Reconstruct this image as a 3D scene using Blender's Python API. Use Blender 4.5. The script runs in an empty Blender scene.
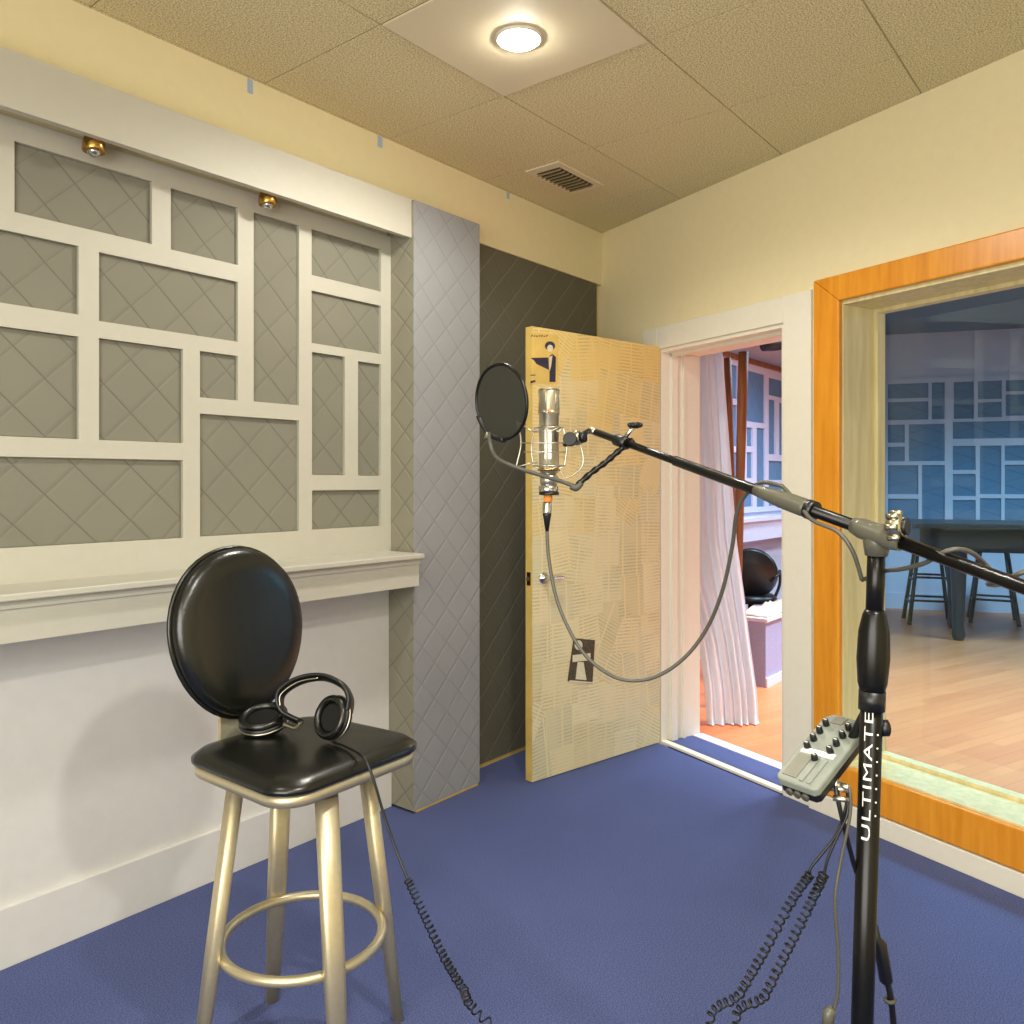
import bpy, bmesh, math, random
from mathutils import Vector as V, Matrix as M
C = bpy.context.scene.collection
PI = math.pi
random.seed(7)
# ------------------------------------------------------------------ camera
FX = V((.7826, .6225, 0)).normalized(); RX = V((FX.y, -FX.x, 0)); UP = V((0, 0, 1))
CAM = V((0, 0, 1.37)); F = 821.0
cd = bpy.data.cameras.new('camera'); cam = bpy.data.objects.new('camera', cd); C.objects.link(cam)
cam.location = CAM; cam.rotation_euler = (PI/2, 0, -math.atan2(FX.x, FX.y))
cd.sensor_width = 36; cd.lens = 36*F/1024; cd.shift_y = -31/1024; cd.clip_start = .05
bpy.context.scene.camera = cam
def P(x, y, d):                       # a surveyed point: picture bearing + distance in front of the camera
    return CAM + FX*d + RX*((x-512)/F*d) + UP*((481-y)/F*d)
def CV(r, u, d): return RX*r + UP*u + FX*d

# ------------------------------------------------------------------ object helpers
WM = {}
def empty(name, loc=(0,0,0), rz=0):
    o = bpy.data.objects.new(name, None); C.objects.link(o)
    o.location = loc; o.rotation_euler = (0, 0, rz); o.empty_display_size = .1
    WM[o.name] = M.Translation(V(loc)) @ M.Rotation(rz, 4, 'Z'); return o
def tag(o, label=None, cat=None, group=None, kind=None):
    if label: o['label'] = label
    if cat: o['category'] = cat
    if group: o['group'] = group
    if kind: o['kind'] = kind
    return o
class MB:
    def __init__(s): s.b = bmesh.new(); s.mi = 0
    def _new(s, fs, smooth):
        for f in fs: f.smooth = smooth; f.material_index = s.mi
    def box(s, c, size, rot=None, bev=0):
        m = M.Translation(V(c)) @ (rot.to_4x4() if rot else M.Identity(4)) @ M.Diagonal((size[0], size[1], size[2], 1))
        r = bmesh.ops.create_cube(s.b, size=1, matrix=m)
        vs = set(r['verts'])
        fs = [f for f in s.b.faces if all(v in vs for v in f.verts)] if len(s.b.faces) < 4000 else list({f for v in vs for f in v.link_faces})
        s._new(fs, False)
        if bev:
            es = list({e for f in fs for e in f.edges})
            g = bmesh.ops.bevel(s.b, geom=es, offset=bev, segments=2, affect='EDGES', profile=.5)
            for f in g['faces']: f.material_index = s.mi
        return s
    def b2(s, lo, hi, bev=0):
        lo = V(lo); hi = V(hi); return s.box((lo+hi)/2, hi-lo, None, bev)
    def tube(s, pts, r, n=10, cap=True, closed=False):
        pts = [V(p) for p in pts]; N = len(pts)
        rs = r if isinstance(r, (list, tuple)) else [r]*N
        rings = []; pn = None
        for i, p in enumerate(pts):
            if closed: t = pts[(i+1) % N]-pts[i-1]
            else: t = pts[min(i+1, N-1)]-pts[max(i-1, 0)]
            t.normalize()
            if pn is None:
                a = V((0,0,1)) if abs(t.z) < .9 else V((1,0,0)); pn = t.cross(a).normalized()
            else:
                pn = (pn - t*pn.dot(t)).normalized()
            bn = t.cross(pn)
            rings.append([s.b.verts.new(p+(pn*math.cos(2*PI*k/n)+bn*math.sin(2*PI*k/n))*rs[i]) for k in range(n)])
        fs = []
        for i in range(N if closed else N-1):
            A = rings[i]; B = rings[(i+1) % N]
            for k in range(n): fs.append(s.b.faces.new((A[k], A[(k+1) % n], B[(k+1) % n], B[k])))
        s._new(fs, True)
        if cap and not closed: s._new([s.b.faces.new(rings[0][::-1]), s.b.faces.new(rings[-1])], False)
        return s
    def lathe(s, prof, o, ax=(0,0,1), n=24, sx=1.0, hard=False):
        # prof: (radius, height) along ax
        ax = V(ax).normalized(); a = V((0,0,1)) if abs(ax.z) < .9 else V((1,0,0))
        u = ax.cross(a).normalized(); w = ax.cross(u); o = V(o); rings = []
        for (r, h) in prof:
            rings.append([s.b.verts.new(o+ax*h+(u*math.cos(2*PI*k/n)*sx+w*math.sin(2*PI*k/n))*max(r, 1e-5)) for k in range(n)])
        fs = []
        for A, B in zip(rings, rings[1:]):
            for k in range(n): fs.append(s.b.faces.new((A[k], A[(k+1) % n], B[(k+1) % n], B[k])))
        s._new(fs, not hard)
        s._new([s.b.faces.new(rings[0][::-1]), s.b.faces.new(rings[-1])], False)
        return s
    def ball(s, c, r, sc=(1,1,1), n=12):
        m = M.Translation(V(c)) @ M.Diagonal((sc[0], sc[1], sc[2], 1))
        q = bmesh.ops.create_uvsphere(s.b, u_segments=n*2, v_segments=n, radius=r, matrix=m)
        s._new(list({f for v in q['verts'] for f in v.link_faces}), True); return s
    def torus(s, c, R, r, ax=(0,0,1), n=40, m=10, sx=1.0):
        ax = V(ax).normalized(); a = V((0,0,1)) if abs(ax.z) < .9 else V((1,0,0))
        u = ax.cross(a).normalized(); w = ax.cross(u)
        return s.tube([V(c)+(u*math.cos(2*PI*k/n)*sx+w*math.sin(2*PI*k/n))*R for k in range(n)], r, m, closed=True)
    def poly(s, pts, thick):                # flat outline given an extrusion vector
        a = [s.b.verts.new(V(p)) for p in pts]; c = [s.b.verts.new(V(p)+V(thick)) for p in pts]; n = len(pts)
        fs = [s.b.faces.new(a), s.b.faces.new(c[::-1])]
        for k in range(n): fs.append(s.b.faces.new((a[k], c[k], c[(k+1) % n], a[(k+1) % n])))
        s._new(fs, False); return s
    def build(s, name, mats, parent=None, recalc=True):
        if recalc: bmesh.ops.recalc_face_normals(s.b, faces=s.b.faces[:])
        me = bpy.data.meshes.new(name); s.b.to_mesh(me); s.b.free()
        for m in (mats if isinstance(mats, (list, tuple)) else [mats]): me.materials.append(m)
        o = bpy.data.objects.new(name, me); C.objects.link(o)
        if parent is not None:
            w = WM[parent.name]; me.transform(w.inverted()); o.parent = parent; WM[o.name] = w
        else:
            xs = [v.co for v in me.vertices]
            c = V(((min(p.x for p in xs)+max(p.x for p in xs))/2, (min(p.y for p in xs)+max(p.y for p in xs))/2, min(p.z for p in xs)))
            me.transform(M.Translation(-c)); o.location = c; WM[o.name] = M.Translation(c)
        return o
def smooth(pts, n=8, closed=False):
    pts = [V(p) for p in pts]; out = []; N = len(pts)
    for i in range(N-1):
        p0 = pts[max(i-1, 0)]; p1 = pts[i]; p2 = pts[i+1]; p3 = pts[min(i+2, N-1)]
        for k in range(n):
            t = k/n
            out.append(.5*((2*p1)+(p2-p0)*t+(2*p0-5*p1+4*p2-p3)*t*t+(3*p1-p0-3*p2+p3)*t**3))
    out.append(pts[-1]); return out
def coil(path, R, turns, per=10):
    path = smooth(path, 30); out = []; n = int(turns*per); pn = None
    for i in range(n+1):
        f = i/n*(len(path)-1); k = min(int(f), len(path)-2); p = path[k].lerp(path[k+1], f-k); t = (path[k+1]-path[k]).normalized()
        if pn is None: pn = t.cross(V((1, .2, 0))).normalized()
        pn = (pn-t*pn.dot(t)).normalized(); b = t.cross(pn); a = 2*PI*i/per
        out.append(p+(pn*math.cos(a)+b*math.sin(a))*R*(1+.12*math.sin(i*.37)))
    return out

# ------------------------------------------------------------------ materials
def lin(c):
    return tuple((x/255/12.92 if x/255 <= .04045 else ((x/255+.055)/1.055)**2.4) for x in c)
class MT:
    def __init__(s, name):
        s.m = bpy.data.materials.new(name); s.m.use_nodes = True; s.t = s.m.node_tree; s.n = s.t.nodes; s.l = s.t.links
        s.p = s.n['Principled BSDF']; s.out = s.n['Material Output']
    def node(s, ty, **kw):
        n = s.n.new(ty)
        for k, v in kw.items(): setattr(n, k, v)
        return n
    def math(s, op, a, b=0.0, c=None):
        n = s.node('ShaderNodeMath', operation=op)
        for i, x in enumerate([a, b] + ([c] if c is not None else [])):
            if isinstance(x, (int, float)): n.inputs[i].default_value = x
            else: s.l.new(x, n.inputs[i])
        return n.outputs[0]
    def coord(s, kind='Object'): return s.node('ShaderNodeTexCoord').outputs[kind]
    def noise(s, scale, detail=3, vec=None, rough=.5):
        n = s.node('ShaderNodeTexNoise'); n.inputs['Scale'].default_value = scale; n.inputs['Detail'].default_value = detail; n.inputs['Roughness'].default_value = rough
        s.l.new(vec if vec is not None else s.coord(), n.inputs['Vector']); return n.outputs['Fac']
    def ramp(s, fac, stops):
        n = s.node('ShaderNodeValToRGB'); e = n.color_ramp.elements
        while len(e) < len(stops): e.new(.5)
        for i, (p, c) in enumerate(stops): e[i].position = p; e[i].color = (*c, 1)
        s.l.new(fac, n.inputs[0]); return n.outputs[0]
    def mix(s, fac, a, b):
        n = s.node('ShaderNodeMix', data_type='RGBA')
        for sock, x in ((n.inputs['Factor'], fac), (n.inputs['A'], a), (n.inputs['B'], b)):
            if isinstance(x, (int, float)): sock.default_value = x
            elif isinstance(x, tuple): sock.default_value = (*x, 1)
            else: s.l.new(x, sock)
        return n.outputs['Result']
    def bump(s, h, st=.3, dist=.01):
        n = s.node('ShaderNodeBump'); n.inputs['Strength'].default_value = st; n.inputs['Distance'].default_value = dist
        s.l.new(h, n.inputs['Height']); s.l.new(n.outputs[0], s.p.inputs['Normal'])
    def col(s, c):
        if isinstance(c, tuple): s.p.inputs['Base Color'].default_value = (*c, 1)
        else: s.l.new(c, s.p.inputs['Base Color'])
    def set(s, rough=.5, metal=0, spec=None):
        s.p.inputs['Roughness'].default_value = rough; s.p.inputs['Metallic'].default_value = metal
        if spec is not None: s.p.inputs['Specular IOR Level'].default_value = spec
        return s
def plain(name, rgb, rough=.5, metal=0, nscale=60, var=.06, bump=.05, spec=None):
    t = MT(name).set(rough, metal, spec); c = lin(rgb)
    n = t.noise(nscale, 4)
    t.col(t.ramp(n, [(.3, tuple(x*(1-var) for x in c)), (.7, tuple(min(1, x*(1+var)) for x in c))]))
    if bump: t.bump(n, bump, .004)
    return t.m
def emit(name, rgb, st):
    t = MT(name); t.col((0.8,0.8,0.8)); t.p.inputs['Emission Color'].default_value = (*rgb, 1); t.p.inputs['Emission Strength'].default_value = st
    return t.m
MATS = {}
MATS['wall'] = plain('cream_paint', (223, 211, 170), .75, nscale=25, var=.015, bump=.05)
MATS['white'] = plain('white_paint', (222, 217, 200), .55, nscale=30, var=.015, bump=.04)
MATS['lattice'] = plain('warm_grey_white_paint', (182, 179, 164), .55, nscale=30, var=.015, bump=.04)
MATS['lowwall'] = plain('lower_wall_paint', (206, 204, 198), .6, nscale=20, var=.02, bump=.05)
MATS['livewall'] = plain('lilac_white_paint', (214, 206, 222), .7, nscale=20, var=.02)
MATS['liveceil'] = plain('dusty_blue_ceiling', (120, 134, 150), .8)
MATS['black'] = plain('black_metal', (17, 16, 13), .3, .4, bump=.02)
MATS['blackp'] = plain('black_plastic', (12, 12, 11), .4, 0, bump=.03)
MATS['chrome'] = plain('chrome', (205, 205, 200), .18, 1, bump=0)
MATS['silver'] = plain('satin_nickel', (196, 190, 170), .32, 1, bump=.01)
MATS['brass'] = plain('aged_brass', (190, 150, 80), .25, 1, bump=.02)
MATS['knobmetal'] = plain('worn_nickel', (186, 180, 156), .25, 1, bump=.02)
MATS['gold'] = plain('champagne_metal', (204, 192, 158), .4, .75, nscale=90, var=.04, bump=.02)
MATS['greyplastic'] = plain('grey_plastic', (124, 129, 118), .45, 0, bump=.03)
MATS['darkgrey'] = plain('dark_grey_rubber', (70, 68, 58), .55)
MATS['cable'] = plain('grey_cable', (74, 71, 60), .45, 0, bump=.02)
MATS['recess'] = plain('grey_olive_recess', (112, 110, 96), .5)
MATS['olive'] = plain('grey_olive_rubber', (82, 80, 66), .36)
MATS['orange'] = plain('orange_plastic', (225, 130, 50), .5)
MATS['duct'] = plain('dusty_duct', (64, 54, 36), .8)
MATS['slat'] = plain('dusty_slat', (150, 134, 96), .7)
MATS['tape'] = plain('blue_tape', (160, 178, 200), .7)
MATS['ivory'] = plain('ivory_ink', (235, 232, 220), .5)
MATS['ink'] = plain('printing_ink', (44, 40, 62), .7, var=.3)
MATS['inkbrown'] = plain('halftone_brown', (70, 62, 44), .7, nscale=90, var=.5)
MATS['paperlight'] = plain('photo_paper', (205, 200, 170), .6)
MATS['curtain'] = None
def grain(name, c1, c2, axis, rough=.35, sc=8, spec=None):
    t = MT(name).set(rough, 0, spec); mp = t.node('ShaderNodeMapping'); t.l.new(t.coord(), mp.inputs[0])
    s = [sc*4]*3; s[axis] = sc*.35; mp.inputs['Scale'].default_value = s
    n = t.noise(1.0, 6, mp.outputs[0], .6)
    t.col(t.ramp(n, [(.3, lin(c1)), (.7, lin(c2))])); t.bump(n, .06, .003); return t.m
MATS['oakv'] = grain('orange_stained_wood', (202, 126, 18), (224, 152, 42), 2, .3)
MATS['pine'] = grain('pale_pine', (196, 182, 128), (222, 208, 160), 2, .45)
MATS['pole'] = grain('brown_pole_wood', (104, 56, 26), (160, 98, 44), 2, .65)
MATS['darkwood'] = grain('dark_teal_wood', (18, 28, 34), (34, 46, 52), 0, .35)
# carpet
t = MT('blue_carpet').set(.95, 0, .1)
a = t.noise(260, 3); b = t.noise(2.2, 3)
t.col(t.mix(b, t.ramp(a, [(.3, lin((54, 61, 100))), (.72, lin((94, 104, 148)))]), t.ramp(a, [(.3, lin((64, 71, 112))), (.72, lin((106, 116, 160)))])))
t.bump(a, .6, .006); MATS['carpet'] = t.m
# hardwood
t = MT('hardwood').set(.38, 0, .35)
mp = t.node('ShaderNodeMapping'); t.l.new(t.coord(), mp.inputs[0]); mp.inputs['Rotation'].default_value = (0, 0, .35)
br = t.node('ShaderNodeTexBrick'); t.l.new(mp.outputs[0], br.inputs['Vector'])
br.inputs['Scale'].default_value = 1; br.inputs['Brick Width'].default_value = .9; br.inputs['Row Height'].default_value = .075; br.inputs['Mortar Size'].default_value = .0015
br.inputs['Color1'].default_value = (*lin((222, 124, 72)), 1); br.inputs['Color2'].default_value = (*lin((202, 102, 58)), 1); br.inputs['Mortar'].default_value = (*lin((130, 80, 55)), 1)
mp2 = t.node('ShaderNodeMapping'); t.l.new(mp.outputs[0], mp2.inputs[0]); mp2.inputs['Scale'].default_value = (3, 50, 3)
n = t.noise(1, 5, mp2.outputs[0])
t.col(t.mix(t.math('MULTIPLY', n, .5), br.outputs['Color'], lin((232, 148, 94)))); MATS['hardwood'] = t.m
# quilted fabric: crossing seams
def quilt(name, rgb, axes, spacing, rough=.85, dark=.72, wv=4, lines=(1.0, .45)):
    t = MT(name).set(rough, 0, .2); sp = t.node('ShaderNodeSeparateXYZ'); t.l.new(t.coord(), sp.inputs[0])
    u = sp.outputs[axes]; z = sp.outputs[2]; c = lin(rgb); masks = []
    for sg, w in ((-1, lines[0]), (1, lines[1])):
        q = t.math('ADD', t.math('MULTIPLY', u, 1.0), t.math('MULTIPLY', z, -sg*1.0))
        fr = t.math('FRACT', t.math('DIVIDE', q, spacing))
        d = t.math('ABSOLUTE', t.math('SUBTRACT', fr, .5))          # 0 at seam
        mk = t.math('MULTIPLY', t.math('LESS_THAN', d, .0035/spacing), w); masks.append((mk, d))
    seam = t.math('MAXIMUM', masks[0][0], masks[1][0])
    n = t.noise(500, 2); n2 = t.noise(3, 2)
    base = t.ramp(t.math('ADD', t.math('MULTIPLY', n, .6), t.math('MULTIPLY', n2, .4)), [(.3, tuple(x*.9 for x in c)), (.7, tuple(x*1.1 for x in c))])
    t.col(t.mix(seam, base, tuple(x*dark for x in c)))
    h = t.math('MINIMUM', t.math('MULTIPLY', masks[0][1], 12), t.math('MULTIPLY', masks[1][1], 12)); h = t.math('MINIMUM', h, 1.0)
    t.bump(h, .35, .004); return t.m
MATS['fabric'] = quilt('grey_quilted_fabric', (124, 122, 108), 0, .17)
MATS['fabric_pillar'] = quilt('grey_quilted_column_fabric', (140, 141, 142), 0, .15, dark=.85, lines=(.8, .4))
MATS['fabric_pillar_side'] = quilt('grey_quilted_side_fabric', (140, 136, 118), 1, .15)
MATS['fabric_dark'] = quilt('charcoal_quilted_fabric', (98, 95, 80), 0, .17, dark=1.6, lines=(.15, .8))
MATS['fabric_blue'] = quilt('slate_blue_fabric', (104, 134, 164), 0, .17)
# ceiling tile
t = MT('fissured_ceiling_tile').set(.9, 0, .1)
vo = t.node('ShaderNodeTexVoronoi'); vo.inputs['Scale'].default_value = 70; t.l.new(t.coord(), vo.inputs['Vector'])
n = t.noise(190, 4, None, .65); h = t.math('ADD', t.math('MULTIPLY', vo.outputs['Distance'], .5), n)
n3 = t.noise(1.3, 2)
t.col(t.mix(t.math('MULTIPLY', n3, .6), t.ramp(n, [(.34, lin((156, 144, 102))), (.60, lin((240, 229, 186)))]), t.ramp(n, [(.34, lin((164, 150, 106))), (.60, lin((240, 228, 186)))])))
t.bump(h, .55, .006); MATS['tile'] = t.m
MATS['tilegap'] = plain('ceiling_grid', (165, 150, 108), .7)
MATS['lamppanel'] = plain('smooth_ceiling_panel', (216, 204, 172), .6, var=.01, bump=.02)
# leather
t = MT('black_leather').set(.27, 0, .6); n = t.noise(180, 5)
t.col(t.ramp(n, [(.3, lin((9, 10, 7))), (.7, lin((19, 20, 15)))])); t.bump(n, .12, .003); MATS['leather'] = t.m
# curtain
t = MT('sheer_curtain').set(.8, 0, .1); t.col(lin((236, 238, 244)))
tl = t.node('ShaderNodeBsdfTranslucent'); tl.inputs[0].default_value = (.8, .8, .84, 1); mx = t.node('ShaderNodeMixShader'); mx.inputs[0].default_value = .35
t.l.new(t.p.outputs[0], mx.inputs[1]); t.l.new(tl.outputs[0], mx.inputs[2]); t.l.new(mx.outputs[0], t.out.inputs[0]); MATS['curtain'] = t.m
# glass
def glass(name, tint, ior, rough=0.0):
    t = MT(name); tr = t.node('ShaderNodeBsdfTransparent'); tr.inputs[0].default_value = (*tint, 1)
    gl = t.node('ShaderNodeBsdfGlossy'); gl.inputs['Roughness'].default_value = rough; fr = t.node('ShaderNodeFresnel'); t.l.new(t.math('ADD', t.math('MULTIPLY', t.node('ShaderNodeNewGeometry').outputs['Backfacing'], 1/ior-ior), ior), fr.inputs[0])
    mx = t.node('ShaderNodeMixShader'); t.l.new(fr.outputs[0], mx.inputs[0]); t.l.new(tr.outputs[0], mx.inputs[1]); t.l.new(gl.outputs[0], mx.inputs[2])
    t.l.new(mx.outputs[0], t.out.inputs[0]); return t.m
MATS['glass'] = glass('window_glass', (.64, .85, .92), 1.5)
# mesh screen of the pop filter and the microphone grille
def screen(name, rgb, op, rough=.6, metal=0):
    t = MT(name).set(rough, metal); t.col(lin(rgb)); tr = t.node('ShaderNodeBsdfTransparent'); mx = t.node('ShaderNodeMixShader'); mx.inputs[0].default_value = op
    t.l.new(tr.outputs[0], mx.inputs[1]); t.l.new(t.p.outputs[0], mx.inputs[2]); t.l.new(mx.outputs[0], t.out.inputs[0]); return t.m
MATS['popmesh'] = screen('black_nylon_mesh', (44, 44, 34), .68)
MATS['grille'] = screen('silver_wire_mesh', (178, 170, 145), .8, .35, .7)
# newspaper
t = MT('newspaper').set(.55, 0, .3)
uv = t.coord('UV'); sp = t.node('ShaderNodeSeparateXYZ'); t.l.new(uv, sp.inputs[0])
ca = t.node('ShaderNodeVertexColor', layer_name='tone'); sc = t.node('ShaderNodeSeparateColor'); t.l.new(ca.outputs[0], sc.inputs[0])
lm = t.math('LESS_THAN', t.math('FRACT', t.math('DIVIDE', sp.outputs[1], .0165)), .48)
mp = t.node('ShaderNodeMapping'); t.l.new(uv, mp.inputs[0]); mp.inputs['Scale'].default_value = (130, 74, 1)
words = t.math('GREATER_THAN', t.noise(1.0, 2, mp.outputs[0]), .40)
cm = t.math('GREATER_THAN', t.math('FRACT', t.math('DIVIDE', sp.outputs[0], .105)), .09)
txt = t.math('MULTIPLY', t.math('MULTIPLY', lm, words), cm)
fade = t.ramp(t.noise(6, 2, uv), [(.4, (.2, .2, .2)), (.62, (1, 1, 1))])
paper = t.mix(sc.outputs[0], lin((194, 190, 158)), lin((216, 209, 174)))
paper = t.mix(t.math('SUBTRACT', 1.0, cm), paper, lin((212, 202, 162)))
paper = t.mix(t.math('MULTIPLY', sc.outputs[1], .75), paper, lin((220, 184, 92)))
paper = t.mix(t.math('MULTIPLY', t.noise(7, 3, t.coord()), .35), paper, lin((214, 194, 140)))
t.col(t.mix(t.math('MULTIPLY', txt, t.math('MULTIPLY', fade, .32)), paper, lin((104, 94, 66)))); MATS['news'] = t.m
MATS['dooredge'] = plain('aged_yellow_varnish', (206, 176, 96), .5, nscale=12, var=.1)
MATS['lampglow'] = emit('lamp_glow', (1, .95, .84), 90)
MATS['spotglow'] = plain('unlit_reflector', (190, 170, 120), .15, 1)
MATS['peach'] = plain('peach_fabric', (236, 196, 166), .8, nscale=14, var=.18)
MATS['lilac'] = plain('lilac_laminate', (152, 158, 194), .5)
MATS['dots'] = MATS['ivory']

# ------------------------------------------------------------------ room frame
HC = 2.80; YL = 2.545; YW = 2.578; CO = V((4.03, 2.53, 0)); W = V((-.3649, -.9311, 0)); N = V((.9311, -.3649, 0)); TH = .268
def RW(s, d, z): return CO + W*s + N*d + V((0, 0, z))
RROT = M(((W.x, N.x, 0), (W.y, N.y, 0), (0, 0, 1)))
def rbox(mb, s0, s1, d0, d1, z0, z1, bev=0):
    return mb.box(RW((s0+s1)/2, (d0+d1)/2, (z0+z1)/2), (s1-s0, d1-d0, z1-z0), RROT, bev)
XB = -1.3; E = RW(5.0, 0, 0)
YF = E.y

def struct(o, label=None): o['kind'] = 'structure'; o['label'] = label or o.name.replace('_', ' '); return o
fl = MB(); fl.poly([(XB, YL+.06, 0), (XB, YF-.05, 0), (E.x, E.y-.05, 0), RW(0, .0, 0)+V((0, .06, 0))][::-1], (0, 0, -.05))
struct(fl.build('floor', MATS['carpet']), 'deep blue carpet of the booth')
# booth shell
struct(MB().b2((XB-.1, YW, 0), (CO.x+.05, YL+.25, 2.5)).b2((XB-.1, YL, 2.5), (CO.x+.05, YL+.25, HC+.06)).build('wall_left', MATS['wall']), 'cream wall behind the lattice and column')
struct(MB().b2((XB-.1, YF-.1, 0), (XB, YL, HC)).build('wall_back', MATS['wall']), 'cream wall behind the camera')
struct(MB().b2((XB-.1, YF-.15, 0), (E.x+.2, YF, HC)).build('wall_front', MATS['wall']), 'cream wall on the near right')
D0, D1, DZ = .485, 1.322, 2.06           # door opening
W0, W1, WZ0, WZ1 = 1.603, 3.6, .215, 2.105  # window opening
rw = MB()
rbox(rw, -.10, D0, 0, TH, 0, HC); rbox(rw, D0, D1, 0, TH, DZ, HC); rbox(rw, D1, W0, 0, TH, 0, HC)
rbox(rw, W0, W1, 0, TH, 0, WZ0); rbox(rw, W0, W1, 0, TH, WZ1, HC); rbox(rw, W1, 5.2, 0, TH, 0, HC)
struct(rw.build('wall_right', MATS['wall']), 'cream wall with the doorway and the window')

# ceiling of tiles on a 0.61 m grid
T = .6095; GX = 2.062; GY = 1.618
ceil = MB()
def inroom(x0, x1, y0, y1): return True
poly = [(XB, YL), (XB, YF), (E.x, E.y), (CO.x, CO.y)]
import itertools
lamp_cells = {(0, 0)}
vent_cell = (2, 1)
for i in range(-6, 5):
    for j in range(-7, 3):
        cx, cy = GX+i*T, GY+j*T
        if (i, j) in lamp_cells: continue
        x0, x1, y0, y1 = cx-T/2+.003, cx+T/2-.003, cy-T/2+.003, cy+T/2-.003
        # clip the tile by the room outline
        pts = [(x0, y0), (x1, y0), (x1, y1), (x0, y1)]
        def clip(pts, inside, inter):
            out = []
            for a, b in zip(pts, pts[1:]+pts[:1]):
                ia, ib = inside(a), inside(b)
                if ia: out.append(a)
                if ia != ib: out.append(inter(a, b))
            return out
        planes = [((1, 0), XB), ((-1, 0), -10), ((0, -1), -YL), ((0, 1), YF), ((-N.x, -N.y), -(N.x*CO.x+N.y*CO.y))]
        for (nx, ny), c in planes:
            f = lambda p: nx*p[0]+ny*p[1]-c
            def inter(a, b):
                fa, fb = f(a), f(b); k = fa/(fa-fb); return (a[0]+(b[0]-a[0])*k, a[1]+(b[1]-a[1])*k)
            pts = clip(pts, lambda p: f(p) >= 0, inter)
            if len(pts) < 3: break
        if len(pts) < 3: continue
        cl = []
        for p in pts:
            if not cl or (V(p)-V(cl[-1])).length > 1e-4: cl.append(p)
        if len(cl) > 2 and (V(cl[0])-V(cl[-1])).length < 1e-4: cl.pop()
        if len(cl) < 3: continue
        ceil.poly([(p[0], p[1], HC) for p in cl], (0, 0, .02))
ceil.mi = 1
ceil.poly([(XB, YF, HC+.0025), (XB, YL, HC+.0025), (CO.x, CO.y, HC+.0025), (E.x, E.y, HC+.0025)], (0, 0, .06))
struct(ceil.build('ceiling', [MATS['tile'], MATS['tilegap']]), 'beige fissured ceiling tiles')
# lamp panels + downlights
def downlight(i, j, lab_panel, lab_lamp, power, group, blend=.6, ang=150):
    cx, cy = GX+i*T, GY+j*T
    dx, dy = (0.02, .01)
    if group: o = MB().b2((cx-T/2+.004, cy-T/2+.004, HC-.004), (cx+T/2-.004, cy+T/2-.004, HC+.004)).build('ceiling_panel', MATS['lamppanel']); tag(o, lab_panel, 'ceiling panel')
    if group: t = tag(empty('recessed_downlight', (cx+dx, cy+dy, HC-.012)), lab_lamp, 'ceiling light')
    if group: MB().torus((cx+dx, cy+dy, HC-.006), .070, .006).build('trim_ring', MATS['white'], t)
    if group: MB().lathe([(.01, -.024), (.036, -.020), (.054, -.011), (.064, 0), (.064, .004)], (cx+dx, cy+dy, HC-.008), (0, 0, 1), 40).build('bulb', MATS['lampglow'], t)
    ld = bpy.data.lights.new('downlight_beam', 'SPOT'); ld.energy = power; ld.spot_size = math.radians(ang); ld.spot_blend = blend; ld.shadow_soft_size = .07; ld.color = (1, .97, .91)
    lo = bpy.data.objects.new('downlight_beam', ld); C.objects.link(lo); lo.location = (cx+dx, cy+dy, HC-.05)
downlight(0, 0, 'smooth white square panel around the glowing ceiling lamp', 'round glowing downlight in a smooth white ceiling panel', 37, 'x', .45, 164)
downlight(-2, -3, 'smooth white ceiling panel above the camera', 'round downlight in the ceiling behind the microphone stand, out of view', 70, None)
downlight(-3, 0, 'smooth white ceiling panel near the rear left', 'round downlight in the rear left of the ceiling, out of view', 14, None)
# vent
vt = tag(empty('ceiling_vent', (3.19, 2.215, HC)), 'small dark slotted air vent set in a ceiling tile', 'vent')
MB().b2((3.0, 2.12, HC-.006), (3.38, 2.31, HC+.001)).build('vent_plate', MATS['lamppanel'], vt)
MB().b2((3.05, 2.15, HC-.0075), (3.33, 2.28, HC-.004)).build('duct_opening', MATS['duct'], vt)
for k in range(9):
    MB().box((3.06+k*.0325, 2.215, HC-.012), (.004, .13, .014), M.Rotation(.6, 3, 'Y')).build('louver', MATS['slat'], vt)
# strips of blue tape at the top of the left wall
for (px, w, h, lb) in ((250, .022, .05, 'strip of blue tape above the left end of the lattice'), (380, .026, .045, 'strip of blue tape above the right end of the lattice'), (508, .02, .03, 'small scrap of blue tape beside the ceiling vent')):
    dr = FX+RX*((px-512)/F); k = YL/dr.y; x = dr.x*k
    tag(MB().b2((x-w/2, YL-.0015, HC-h-.003), (x+w/2, YL, HC-.003)).build('tape_strip', MATS['tape']), lb, 'tape', 'blue tape strips at the ceiling line')

# ------------------------------------------------------------------ left wall: fascia, lattice, shelf, column
XP0, XP1, YP = 2.390, 2.805, 2.418
fs = MB(); fs.b2((XB, 2.43, 2.373), (XP0, 2.455, 2.53)); fs.b2((XB, 2.455, 2.45), (XP0, YW, 2.53))
struct(fs.build('trim_1', MATS['lattice']), 'white boxed fascia above the lattice')
def proj(px, py, Y):
    d = FX+RX*((px-512)/F)+UP*((481-py)/F); k = Y/d.y; return CAM+d*k
LY = YW-.024    # lattice face
pans = [(14.4,152,140.8,212),(171,238,188,249.5),(253.6,299,212,401.5),(311.7,381,229,275),(-40,78.6,None,None,246,314.4),(99,238,252,321),
 (311.7,381,290.5,343),(-40,78.6,None,None,336.6,439),(99,183,338,440),(200,238,351,397.4),(200,299,413.5,536.5),(-60,183,None,None,460.3,538),(312,345,352,475),(358,381,361,475.5),(312,381,490.4,529.7)]
rects = []
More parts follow.
